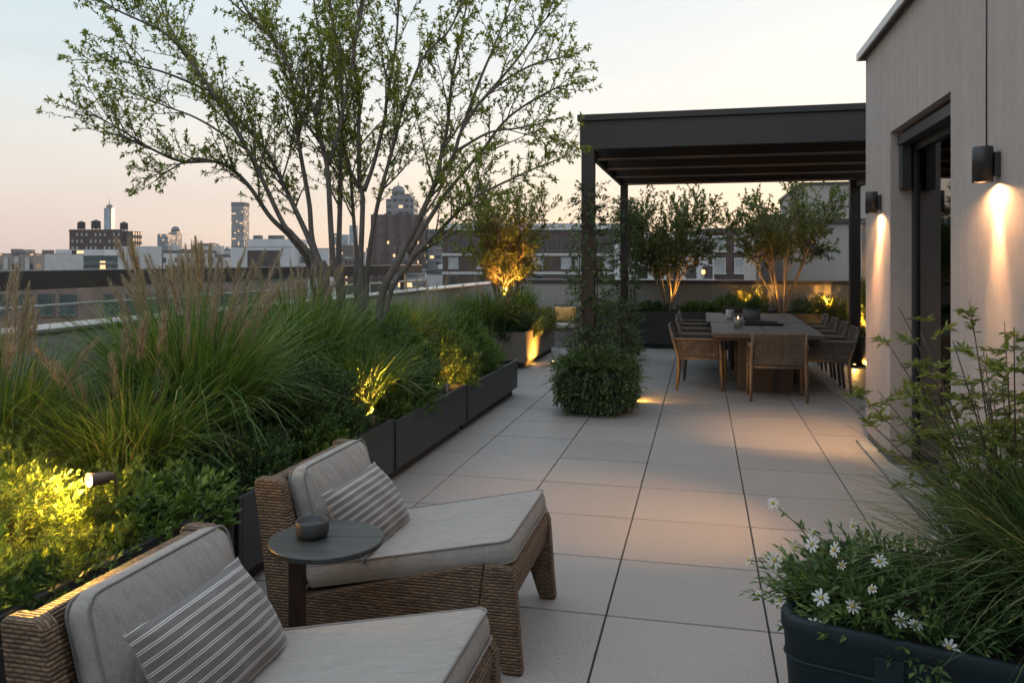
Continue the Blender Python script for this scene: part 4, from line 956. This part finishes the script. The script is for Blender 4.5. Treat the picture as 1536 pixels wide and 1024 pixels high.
# ------------------------------------------------------------------ garden lamps
def bullet(label,loc,target,e,col=AMBER,size=95,stake=.25,group='small bullet spotlights in the planting',glow=True):
    """bullet spotlight on a stake; loc is the pivot"""
    t=thing('garden_spotlight',label,'spotlight',loc,0,group); t.scale=(.9,.9,.9); d=(Vector(target)-Vector(loc)).normalized(); m=d.to_track_quat('Z','Y').to_matrix().to_4x4()
    q=MB(); q.lathe([(.0001,-.045),(.016,-.045),(.02,-.03),(.028,-.02),(.03,.045),(.034,.07),(.0305,.07),(.027,.04),(.0001,.04)],20,close=False)
    q.v=[tuple(m@Vector(p)) for p in q.v]; q.build('housing',MAT['bronze'],t)
    q=MB(); q.lathe([(.0001,.048),(.027,.048),(.027,.052),(.0001,.052)],16,close=False); q.v=[tuple(m@Vector(p)) for p in q.v]; q.build('lens',MAT['lens_hot'],t)
    q=MB(); p0=m@Vector((0,0,-.04)); q.tube([p0,p0*1.35+Vector((0,0,-.02)),(p0.x*1.6,p0.y*1.6,-stake)],.0075,6); q.build('stake',MAT['bronze'],t)
    spot(t,d*.075,d*2,e,col,size,.85,.022); return t
MAT['lens_low']=emit('lens_low',(1.0,.6,.25),2.2)
MAT['bronze']=M('bronze',(.085,.06,.045),.5,.3,.2,10)
pS=at(156,716,3.32)
tl0=bullet('bronze bullet spotlight glowing in front of the closest yew',pS,pS+Vector((-.24,-.62,.02)),85,AMBER,165,.14); point(tl0,Vector((-.5,-.7,.25))*.14,15,AMBER,.02)
bullet('small spotlight hidden under the yellow lit arching grass',(-2.27,5.3,.475),(-2.46,5.62,1.15),46,AMBER,110,.1)
bullet('small spotlight in the rim planting of the third trough',(-2.26,6.98,.46),(-2.5,7.7,.98),50,AMBER,110,.08)
bullet('small spotlight at the foot of the amber glowing tree',(-2.9,12.0,1.0),(-3.15,12.75,2.3),200,AMBER,90,.1)
bullet('small spotlight aimed at the trunk of the bushy rear tree',(-.45,15.3,.76),(-.6,15.6,2.4),24,AMBER,80,.1)
bullet('small spotlight aimed at the slender rear tree',(1.3,15.3,.76),(1.42,15.6,2.6),14,AMBER,80,.1)
bullet('small spotlight behind the potted herb lighting the yellow shrub',(.80,15.27,.84),(.88,15.6,1.2),50,AMBER,120,.1)
bullet('bright spotlight in the corner behind the row of chairs',(2.12,15.28,.86),(2.35,15.75,1.1),80,AMBER,130,.15)
bullet('spotlight at the foot of the shrub on the screen wall',(2.44,13.5,.56),(2.62,14.1,1.1),80,AMBER,130,.1)
# recessed marker lamps that wash planter faces and floor
def marker(label,loc,rz,target,e,size=100):
    t=thing('marker_light',label,'floor lamp',loc,rz,'low marker lights on the floor')
    q=MB(); q.lathe([(.0001,.0005),(.045,.0005),(.045,.03),(.03,.05),(.0001,.052)],18,close=False); q.build('housing',MAT['bronze'],t)
    q=MB(); q.lathe([(.0001,.0525),(.02,.0525),(.018,.058),(.0001,.06)],14,close=False); q.build('lens',MAT['lens_low'],t)
    spot(t,(0,0,.075),target,e,AMBER,size,.9,.015); return t
marker('small floor light washing the face of the bronze planter',(-2.28,12.5,0),0,(-.32,.0,.28),90,120)
marker('small floor light glowing behind the trailing plant',(-.80,9.42,0),0,(.25,.25,.10),30,150)
marker('small floor light under the shrub on the screen wall',(2.27,13.2,0),0,(-.3,-.5,.10),12,150)
# far lamp on the neighbouring facade
# ------------------------------------------------------------------ city
GZ=-28.0
g=MB(); g.box(-2600,2600,-700,4200,GZ-1,GZ); MAT['ground']=M('ground',(.05,.05,.052),.95,0,.4,.02)
structure(g.build('ground',MAT['ground'],uv=False))
def facade(name,wall,glass=(.03,.035,.04),wx=3.0,wz=3.3,fx=(.28,.72),fz=(.3,.8),lit=.085,ribs=0,metal=.0):
    m,nt,b,o=newmat(name); uv=coord(nt,'UV'); sx=N(nt,'ShaderNodeSeparateXYZ'); nt.links.new(uv,sx.inputs[0])
    U=math_(nt,'DIVIDE',sx.outputs[0],wx); V=math_(nt,'DIVIDE',sx.outputs[1],wz); fu=math_(nt,'FRACT',U); fv=math_(nt,'FRACT',V)
    def band(f,a,c): return math_(nt,'MULTIPLY',math_(nt,'GREATER_THAN',f,a),math_(nt,'LESS_THAN',f,c))
    w=math_(nt,'MULTIPLY',band(fu,*fx),band(fv,*fz))
    cb=N(nt,'ShaderNodeCombineXYZ'); nt.links.new(math_(nt,'FLOOR',U),cb.inputs[0]); nt.links.new(math_(nt,'FLOOR',V),cb.inputs[1])
    wn=N(nt,'ShaderNodeTexWhiteNoise',noise_dimensions='2D'); nt.links.new(cb.outputs[0],wn.inputs['Vector'])
    gl=ramp(nt,wn.outputs['Value'],[(0,sc(glass,.6)),(.6,sc(glass,1.3)),(.85,sc(glass,2.2)),(1,(.17,.165,.155))])
    wa=ramp(nt,noise(nt,coord(nt,'Object'),.12,5,.6),[(.3,sc(wall,.82)),(.7,sc(wall,1.14))])
    nt.links.new(mixc(nt,w,wa,gl),b.inputs['Base Color'])
    nt.links.new(math_(nt,'MULTIPLY_ADD',w,-.6,.8),b.inputs['Roughness'])
    on=math_(nt,'MULTIPLY',w,math_(nt,'LESS_THAN',wn.outputs['Value'],lit)); b.inputs['Emission Color'].default_value=(1,.62,.3,1); nt.links.new(math_(nt,'MULTIPLY',on,.9),b.inputs['Emission Strength'])
    return m
BR=(.11,.075,.066)
FM={'brick':facade('facade_brick',BR,wx=3.2,wz=3.4,fx=(.3,.66),fz=(.28,.75)),
 'brick2':facade('facade_brick_brown',(.13,.095,.08),wx=2.6,wz=3.2,fx=(.28,.7),fz=(.3,.78)),
 'tan':facade('facade_tan',(.26,.22,.19),wx=3.4,wz=3.3),
 'grey':facade('facade_grey',(.2,.2,.205),wx=3.0,wz=3.3,fx=(.15,.85),fz=(.35,.8)),
 'white':facade('facade_white',(.5,.49,.48),wx=3.4,wz=3.5,fx=(.32,.62),fz=(.3,.72),lit=.04),
 'glass':facade('facade_glass',(.12,.15,.16),(.10,.13,.15),wx=2.0,wz=3.6,fx=(.08,.92),fz=(.12,.88),lit=.06),
 'tower':facade('facade_tower',(.22,.22,.215),(.09,.1,.105),wx=3.4,wz=3.6,fx=(.12,.88),fz=(.3,.9),lit=.10),
 'blue':facade('facade_haze_blue',(.2,.25,.28),(.16,.21,.24),wx=3,wz=4,fx=(.1,.9),fz=(.15,.85),lit=.0),  # distance haze put into the wall and glass colour
 'green':facade('facade_green_glass',(.07,.09,.088),(.07,.10,.10),wx=1.6,wz=3.4,fx=(.08,.92),fz=(.1,.7),lit=.08)}
MAT['white_render']=M('white_render',(.5,.5,.5),.8,0,.1,.3)
MAT['roofing']=M('roofing',(.12,.12,.122),.9,0,.35,.3); MAT['roof_pale']=M('roof_pale',(.4,.4,.4),.85,0,.2,.3)
MAT['win']=M('win',(.03,.035,.04),.12,0,.4,2); MAT['win_pale']=M('win_pale',(.3,.31,.31),.3,0,.3,.7); MAT['win_green']=M('win_green',(.05,.08,.075),.15,0,.5,1)
MAT['win_lit']=emit('win_lit',(1,.6,.28),1.1); MAT['trim']=M('trim',(.42,.41,.4),.7); MAT['pale_brick']=M('pale_brick',(.2,.145,.122),.9,0,.3,.8); MAT['dark_brick']=M('dark_brick',(.085,.058,.05),.9,0,.25,.6); MAT['tank']=M('tank',(.16,.15,.145),.8,0,.3,1,stretch=(4,4,.3))
YAW=PSI
def rooftop(t,w,d,z,rng,pale=False):
    """parapet, bulkhead and small plant on a roof, all in local metres"""
    q=MB(); e=.35
    q.box(-w/2-.05,w/2+.05,-.05,e,z,z+.8); q.box(-w/2-.05,w/2+.05,d-e,d+.05,z,z+.8); q.box(-w/2-.05,-w/2+e,e,d-e,z,z+.8); q.box(w/2-e,w/2+.05,e,d-e,z,z+.8); q.build('parapet',MAT['trim' if pale else 'roofing'],t,uv=False)
    if rng.random()<.5:
        q=MB(); x=(rng.random()-.5)*w*.8; q.tube([(x,2,z),(x,2,z+2+rng.random()*4)],.09,5); q.build('mast',MAT['roofing'],t,uv=False)
    for k in range(rng.integers(1,4)):
        bw=1.5+rng.random()*min(4,w*.2); bx=(rng.random()-.5)*(w-bw-2); by=1+rng.random()*max(.5,d-5); bh=1+rng.random()*2.4
        q=MB(); q.box(bx,bx+bw,by,by+1.5+rng.random()*2,z,z+bh); q.build('bulkhead',MAT[['roof_pale','roofing','trim'][rng.integers(3)]],t,uv=False)
def block(label,u0,u1,vt,D,dep,mat,name='city_building',cat='building',roof='roofing',clutter=None,group=None,yaw=0,base=GZ):
    """a building whose front runs between two bearings at a distance D; real width and height follow"""
    a,b_=at(u0,vt,D),at(u1,vt,D); w=(b_-a).length; top_=a.z; mid=(a+b_)/2
    t=thing(name,label,cat,(mid.x,mid.y,base),YAW+yaw,group); h=top_-base
    q=MB(); q.box(-w/2,w/2,0,dep,0,h); q.build('wall',FM.get(mat) or MAT[mat],t)
    q=MB(); q.box(-w/2-.02,w/2+.02,-.02,dep+.02,h,h+.12); q.build('roof',MAT[roof],t,uv=False)
    t['w'],t['h']=w,h
    if clutter is not None: rooftop(t,w,dep,h+.1,clutter)
    return t
def windows(t,xs,zs,ww,wh,mat='win',frame='trim',y=0.0,pick=None):
    """single window objects on the front: a frame with a pane as its sub-part"""
    src=None
    for i,x in enumerate(xs):
        for j,z in enumerate(zs):
            if pick and not pick(i,j): continue
            if src is None:
                q=MB(); q.box(-ww/2-.1,-ww/2,-.09,.02,-wh/2,wh/2); q.box(ww/2,ww/2+.1,-.09,.02,-wh/2,wh/2); q.box(-ww/2-.1,ww/2+.1,-.09,.02,wh/2,wh/2+.12); q.box(-ww/2-.16,ww/2+.16,-.14,.02,-wh/2-.14,-wh/2)
                o=q.build('window',MAT[frame],t,uv=False); q=MB(); q.box(-ww/2,ww/2,-.04,.01,-wh/2,wh/2); q.box(-.03,.03,-.06,-.041,-wh/2,wh/2); pn=q.build('pane',MAT[mat],o,uv=False); src=o
            else:
                o=src.copy(); COL.objects.link(o); o.parent=t
                for ch in src.children: c=ch.copy(); COL.objects.link(c); c.parent=o
            o.location=(x,y,z)
def tank(label,u,vt,vb,D,px,grp='water tanks on the brick block'):
    p=at(u,vb,D); r=px/2*D/F_PX; h=(vb-vt)*D/F_PX; t=thing('water_tank',label,'water tank',p,0,grp)
    q=MB(); q.lathe([(r,h*.18),(r,h*.8),(r*1.05,h*.8),(.1,h)],18); q.build('tank',MAT['tank'],t)
    for k in range(4):
        a_=R(45+90*k); q=MB(); x,y=r*.75*math.cos(a_),r*.75*math.sin(a_); q.box(x-.2,x+.2,y-.2,y+.2,-1.0,h*.18-.01); q.build('leg',MAT['roofing'],t,uv=False)
cr=np.random.default_rng(900)
# far towers
t=block('slim hazy blue stepped tower rising behind the water tanks',156,167,312,2400,22,'blue',name='city_tower'); w,h=t['w'],t['h']
q=MB(); q.box(-w*.72,w*.72,-3,25,0,h*.58); q.build('lower_mass',FM['blue'],t); q=MB(); q.box(-w*.3,w*.3,5,15,h+.2,h+10); q.lathe([(1.2,h+10),(.3,h+30)],8,c=(0,10,0)); q.build('spire',MAT['roofing'],t,uv=False)
t=block('tall pale tower with an antenna standing left of the big tree stems',347,366,304,1500,30,'tower',name='city_tower'); w,h=t['w'],t['h']
q=MB(); q.box(-w/2-.4,w/2+.4,-.4,30.4,h-6,h+1); q.build('crown_band',MAT['roofing'],t,uv=False); q=MB(); q.tube([(2,12,h),(2,12,h+16)],.5,6); q.build('antenna',MAT['roofing'],t,uv=False)
t=block('broad grey glass office slab with a round topped tower behind it',236,252,352,1300,30,'glass',name='city_tower',clutter=cr)
t=block('round topped grey tower just behind the broad glass slab',253,265,347,1450,24,'tower',name='city_tower'); w,h=t['w'],t['h']
q=MB(); q.lathe([(w*.5,h),(w*.5,h+4),(w*.36,h+8),(.2,h+10)],16,c=(0,12,0)); q.build('dome',MAT['roofing'],t,uv=False)
block('squat dark block to the right of the glass slab',296,317,366,1100,30,'grey',clutter=cr)
block('thin hazy blue tower seen between the tree stems',512,522,352,1700,25,'blue',name='city_tower')
block('narrow grey tower beside the thin hazy blue one',497,507,350,1800,25,'tower',name='city_tower')
block('pale slim tower close to the dark stepped tower',524,534,338,1600,24,'blue',name='city_tower')
# dark art deco tower behind the tree
t=block('dark stepped tower with a crown behind the big tree branches',556,636,322,420,24,'brick',name='city_tower'); w,h=t['w'],t['h']; s_=420/F_PX
q=MB(); q.box(-w/2+22*s_,w/2-16*s_,2,20,h+.13,h+24*s_); q.box(-w/2+22*s_+2,w/2-16*s_-2,4,18,h+24*s_,h+32*s_); q.build('upper_mass',FM['grey'],t)
q=MB(); q.lathe([(10*s_,h+32*s_),(10*s_,h+40*s_),(8.4*s_,h+40.5*s_),(8*s_,h+44*s_),(.3,h+47*s_)],14,c=(-1,11,0)); q.tube([(-1,11,h+46*s_),(-1,11,h+52*s_)],.25,6); q.build('crown',MAT['tank'],t)
for k in range(5):
    q=MB(); x=-w/2+2+k*(w-4)/4; q.box(x-.7,x+.7,-.6,-.01,0,h+.6); q.build('pier',MAT['dark_brick'],t,uv=False)
block('narrow dark building filling the gap next to the stepped tower',640,664,344,430,20,'grey')
# brick block with tanks
t=block('long dark brick block carrying three water tanks',104,183,346,400,16,'dark_brick',name='brick_block'); w,h=t['w'],t['h']
windows(t,[-w/2+1.6+k*(w-3.2)/10 for k in range(11)],[h-1.9-3.3*j for j in range(5)],1.0,1.5,'win_pale','dark_brick',pick=lambda i,j:(i*7+j*3)%4!=0)
q=MB(); q.box(-w/2-.12,w/2+.12,-.12,-.021,h-.9,h+.6); q.build('cornice',MAT['dark_brick'],t,uv=False)
t2=block('right hand wing of the brick block with a warm sunlit side',184,199,347,403,10,'brick2',name='brick_block')
tank('water tank at the left end of the brick block',122,331,346,404,11); tank('wide water tank in the middle of the brick block',144,329,346,404,13); tank('water tank at the right end of the brick block',186,332,347,406,11)
# green glass building with white top
t=block('low green glass building below the brick block',57,180,384,190,12,'green'); w,h=t['w'],t['h']; s_=190/F_PX
q=MB(); q.box(-w/2+19*s_,-w/2+93*s_,2,9,h+.13,h+10*s_); pt=q.build('penthouse',MAT['white_render'],t); q=MB(); q.box(-w/2+44*s_,-w/2+62*s_,1.9,1.99,h+.4,h+9*s_); q.build('window',MAT['win'],pt,uv=False); q=MB(); q.box(-w/2+52*s_,-w/2+62*s_,1.8,1.89,h+.6,h+8*s_); q.build('lit_window',MAT['win_lit'],pt,uv=False)
for k in (.55,1.35):
    q=MB(); q.box(-w/2-.1,w/2+.1,-.5,-.021,h-3.4*k-.2,h-3.4*k+.25); q.build('floor_band',MAT['roofing'],t,uv=False)
t=block('pale stone house adjoining the green glass building',181,203,386,192,10,'white_render'); w,h=t['w'],t['h']; windows(t,[-.6,1.1],[h-1.6,h-4.4],.9,1.3)
t=block('tan house with bay columns at the picture edge',-30,50,381,150,14,'tan'); w,h=t['w'],t['h']
for k in range(5): q=MB(); x=-w/2+1+k*(w-2)/4; q.box(x-.35,x+.35,-.3,-.01,h-9,h-.6); q.build('pier',MAT['trim'],t,uv=False)
# white building with the large dark window
t=block('white cubic building with one large dark window',346,438,371,180,13,'white_render',name='white_building'); w,h=t['w'],t['h']; s_=180/F_PX
q=MB(); q.box(-w/2+20*s_,w/2+3*s_,3,12,h+.13,h+13*s_); q.build('upper_storey',MAT['white_render'],t)
q=MB(); q.box(-w/2+26*s_,-w/2+73*s_,-.06,.02,h-33*s_,h-5*s_); wn_=q.build('window',MAT['win'],t,uv=False)
q=MB()
for k in range(5): x=-w/2+(26+47*k/4)*s_; q.box(x-.1,x+.1,-.12,-.061,h-33*s_,h-5*s_)
for z in (33,19,5): q.box(-w/2+26*s_+.1,-w/2+73*s_-.1,-.11,-.062,h-z*s_-.08,h-z*s_+.08)
q.build('frame',MAT['dark_brick'],wn_,uv=False)
for x in (.25,.5,.62): q=MB(); q.box(-w/2+w*x,-w/2+w*x+1.6,5,7,h+13*s_+.01,h+13*s_+.9); q.build('roof_unit',MAT['roofing'],t,uv=False)
block('lower white wing right of the white cubic building',439,492,373,186,12,'white',name='white_building')
block('low white stucco house with arched gable and small windows',245,303,380,230,14,'white',clutter=cr); block('low long white roofed house before the white cube',303,342,386,240,14,'white',clutter=cr)
# brick neighbour with white attic behind the pergola posts
t=block('brown brick apartment house with a white attic storey and big windows',664,945,346,120,16,'dark_brick',name='apartment_house'); w,h=t['w'],t['h']; s_=120/F_PX
q=MB(); q.box(-w/2-.15,w/2+.15,-.15,16,h+.13,h+11*s_); q.build('attic',MAT['white_render'],t)
xs=[-w/2+1.6+k*2.1 for k in range(13)]
windows(t,xs,[h-2.0],1.35,1.9,'win','roofing'); windows(t,xs,[h-4.85],1.5,1.7,'win_pale','roofing',pick=lambda i,j:i%3!=1); windows(t,xs,[h-7.7],1.2,1.9,'win','roofing',pick=lambda i,j:i%2==0)
q=MB(); q.box(-w/2-.08,w/2+.08,-.09,-.021,h-3.75,h-3.35); q.box(-w/2-.08,w/2+.08,-.09,-.021,h-6.5,h-6.1); q.build('floor_band',MAT['trim'],t,uv=False)
block('white boxy roof extension crowded with pale plant below the street rail',640,705,412,140,14,'white_render',clutter=cr,roof='roof_pale')
# beige neighbours behind the back wall
t=block('pale cream house with dark upper windows behind the bushy tree',946,1062,352,62,10,'white_render',name='cream_house'); w,h=t['w'],t['h']
windows(t,[-w/2+.9+k*1.25 for k in range(5)],[h-1.0],.8,1.0,'win','trim'); windows(t,[-w/2+.9+k*1.25 for k in range(5)],[h-2.9],.8,1.0,'win','trim')
t=block('dark shop front house with a bright lamp between the two rear trees',1063,1130,344,66,9,'dark_brick',name='dark_house'); w,h=t['w'],t['h']
windows(t,[-1.0,.8],[h-1.2,h-3.0],.9,1.1,'win_pale','trim')
lp=at(1055,408,58); tl=thing('street_lamp','bright amber lamp on a pole shining through the leaves','lamp',(lp.x,lp.y,GZ)); q=MB(); q.tube([(0,0,0),(0,0,lp.z-GZ-.2)],[.12,.06],8); q.build('pole',MAT['roofing'],tl)
q=MB(); q.lathe([(.0001,-.16),(.09,-.13),(.13,.0),(.09,.13),(.0001,.16)],14,c=(0,0,lp.z-GZ),close=False); q.build('lamp_globe',emit('lamp_globe',(1,.42,.08),5),tl)
def near_wall(label,x0,x1,y0,y1,z0,z1,mat,name='roof_bulkhead'):
    t=thing(name,label,'building',((x0+x1)/2,(y0+y1)/2,GZ)); a,c=(x1-x0)/2,(y1-y0)/2
    q=MB(); q.box(-a,a,-c,c,0,z1-GZ); q.build('wall',MAT[mat],t); q=MB(); q.box(-a-.06,a+.06,-c-.06,c+.06,z1-GZ+.001,z1-GZ+.09); q.build('coping',MAT['dark_coping'],t)
    return t
near_wall('plain beige stucco block just beyond the back wall, behind the slender tree',1.12,7,18,23,0,2.42,'stucco_back')
near_wall('narrow brown pilaster block at the corner of the beige stucco block',1.18,1.62,17.4,17.95,0,2.5,'plinth')
near_wall('grey upper storey block set back above the beige stucco block',3.4,9,30,38,0,4.3,'stucco_back')
# below the rail on the street side
t=block('red brown brick house with green shop windows below the street rail',-120,400,424,62,12,'pale_brick',name='street_house',clutter=cr); w,h=t['w'],t['h']
windows(t,[-w/2+1.2+k*1.7 for k in range(int(w/1.7))],[h-1.7],1.1,1.5,'win_green','roofing',pick=lambda i,j:i%5!=2); windows(t,[-w/2+1.2+k*1.7 for k in range(int(w/1.7))],[h-4.7],1.1,1.6,'win','trim')
# far low city: single blocks on a ragged grid
KINDS=[('brick','low brick block among the distant roofs'),('brick2','low brown block among the distant roofs'),('tan','low tan block among the distant roofs'),('grey','low grey block among the distant roofs'),('white','low white block among the distant roofs')]
for i in range(190):
    D=170*math.exp(cr.random()*2.3) if i<165 else 90*math.exp(cr.random()*2); u=(-150+cr.random()*1000) if i<165 else 830+cr.random()*500
    if D<250 and 20<u<500: D+=230
    wpx=(7+cr.random()*11)*F_PX/D
    if D<330: vt=391+(4.5+abs(cr.normal(0,3)))*F_PX/D
    elif D<700: vt=391+cr.normal(1.2,2.6)*F_PX/D
    else: vt=384-cr.random()*11+cr.normal(0,3)
    k=cr.choice(5,p=[.26,.2,.2,.2,.14]); m,lab=KINDS[k]
    block(lab,u,u+wpx,vt,D,8+cr.random()*9,m,name='row_house',clutter=cr if D<800 else None,group=lab+'s',yaw=cr.normal()*.22,roof='roofing' if cr.random()<.6 else 'roof_pale')

# ------------------------------------------------------------------ air
m=bpy.data.materials.new('haze'); m.use_nodes=True; nt=m.node_tree; nt.nodes.clear(); o=nt.nodes.new('ShaderNodeOutputMaterial'); pv_=nt.nodes.new('ShaderNodeVolumePrincipled')
pv_.inputs['Color'].default_value=(.82,.84,.9,1); pv_.inputs['Density'].default_value=.00008; pv_.inputs['Anisotropy'].default_value=.3; nt.links.new(pv_.outputs[0],o.inputs['Volume'])
q=MB(); q.box(-2650,2650,-750,4250,GZ-2,330); hz=q.build('haze',m,uv=False); hz['kind']='stuff'
# ------------------------------------------------------------------ sky, sun, camera
SUN_AZ,SUN_EL=R(14),R(3.2)          # azimuth from +Y towards +X
wd=bpy.data.worlds.new('World'); S.world=wd; wd.use_nodes=True; nt=wd.node_tree; bg=nt.nodes['Background']
sk=nt.nodes.new('ShaderNodeTexSky'); sk.sky_type='NISHITA'; sk.sun_disc=False; sk.sun_elevation=SUN_EL; sk.sun_rotation=SUN_AZ; sk.air_density=1.0; sk.dust_density=2.2; sk.ozone_density=1.2; sk.altitude=50
tc=N(nt,'ShaderNodeTexCoord'); sx=N(nt,'ShaderNodeSeparateXYZ'); nt.links.new(tc.outputs['Generated'],sx.inputs[0])
el=math_(nt,'MAXIMUM',sx.outputs[2],0.0)
hx=math_(nt,'ADD',math_(nt,'MULTIPLY',sx.outputs[0],math.sin(SUN_AZ)),math_(nt,'MULTIPLY',sx.outputs[1],math.cos(SUN_AZ)))
hl=math_(nt,'SQRT',math_(nt,'ADD',math_(nt,'MULTIPLY',sx.outputs[0],sx.outputs[0]),math_(nt,'ADD',math_(nt,'MULTIPLY',sx.outputs[1],sx.outputs[1]),1e-5)))
ca=math_(nt,'DIVIDE',hx,hl); mr=N(nt,'ShaderNodeMapRange',interpolation_type='SMOOTHSTEP'); mr.inputs[1].default_value=.45; mr.inputs[2].default_value=1.0; nt.links.new(ca,mr.inputs[0])
ZEN=(.84,.94,1.05)
away=ramp(nt,el,[(0,(.495,.395,.34)),(.045,(.58,.465,.40)),(.11,(.58,.53,.47)),(.19,(.50,.535,.535)),(.31,(.39,.49,.545)),(.55,(.52,.63,.73)),(1,ZEN)])
near=ramp(nt,el,[(0,(.82,.56,.33)),(.045,(.80,.61,.42)),(.11,(.70,.615,.51)),(.19,(.62,.61,.575)),(.31,(.545,.585,.595)),(.55,(.62,.71,.80)),(1,ZEN)])
grad=mixc(nt,mr.outputs[0],away,near)
# a breath of uneven thin cloud
cl=noise(nt,coord(nt,'Generated',(1.2,1.2,7)),2.2,5,.55); grad=mixc(nt,1.0,grad,ramp(nt,cl,[(.35,(.96,.96,.965)),(.65,(1.03,1.025,1.02))]),'MULTIPLY')
b1=N(nt,'ShaderNodeBackground'); b1.inputs['Strength'].default_value=1.12; nt.links.new(grad,b1.inputs['Color'])
nt.links.new(sk.outputs[0],bg.inputs['Color']); bg.inputs['Strength'].default_value=.10
ms=N(nt,'ShaderNodeMixShader'); ms.inputs[0].default_value=.9; nt.links.new(bg.outputs[0],ms.inputs[1]); nt.links.new(b1.outputs[0],ms.inputs[2]); nt.links.new(ms.outputs[0],nt.nodes['World Output'].inputs['Surface'])
l=bpy.data.lights.new('sun','SUN'); l.energy=.3; l.angle=R(2); l.color=(1,.62,.36); so=bpy.data.objects.new('sun',l); COL.objects.link(so)
d=-Vector((math.sin(SUN_AZ)*math.cos(SUN_EL),math.cos(SUN_AZ)*math.cos(SUN_EL),math.sin(SUN_EL))); so.rotation_euler=d.to_track_quat('-Z','Y').to_euler()
cam=bpy.data.cameras.new('camera'); co=bpy.data.objects.new('camera',cam); COL.objects.link(co); S.camera=co
cam.sensor_width=36; cam.lens=36*F_PX/1536; cam.shift_y=-(512-391)/1536; cam.clip_end=6000; cam.clip_start=.05
co.location=(0,0,H); co.rotation_euler=(math.pi/2,0,PSI)
S.view_settings.view_transform='Standard'; S.view_settings.look='None'; S.view_settings.gamma=1; S.view_settings.exposure=.68
S.cycles.use_denoising=True; S.cycles.max_bounces=6; S.cycles.diffuse_bounces=3; S.cycles.glossy_bounces=3; S.cycles.transmission_bounces=4; S.cycles.transparent_max_bounces=12
S.cycles.caustics_reflective=False; S.cycles.caustics_refractive=False; S.cycles.sample_clamp_indirect=6
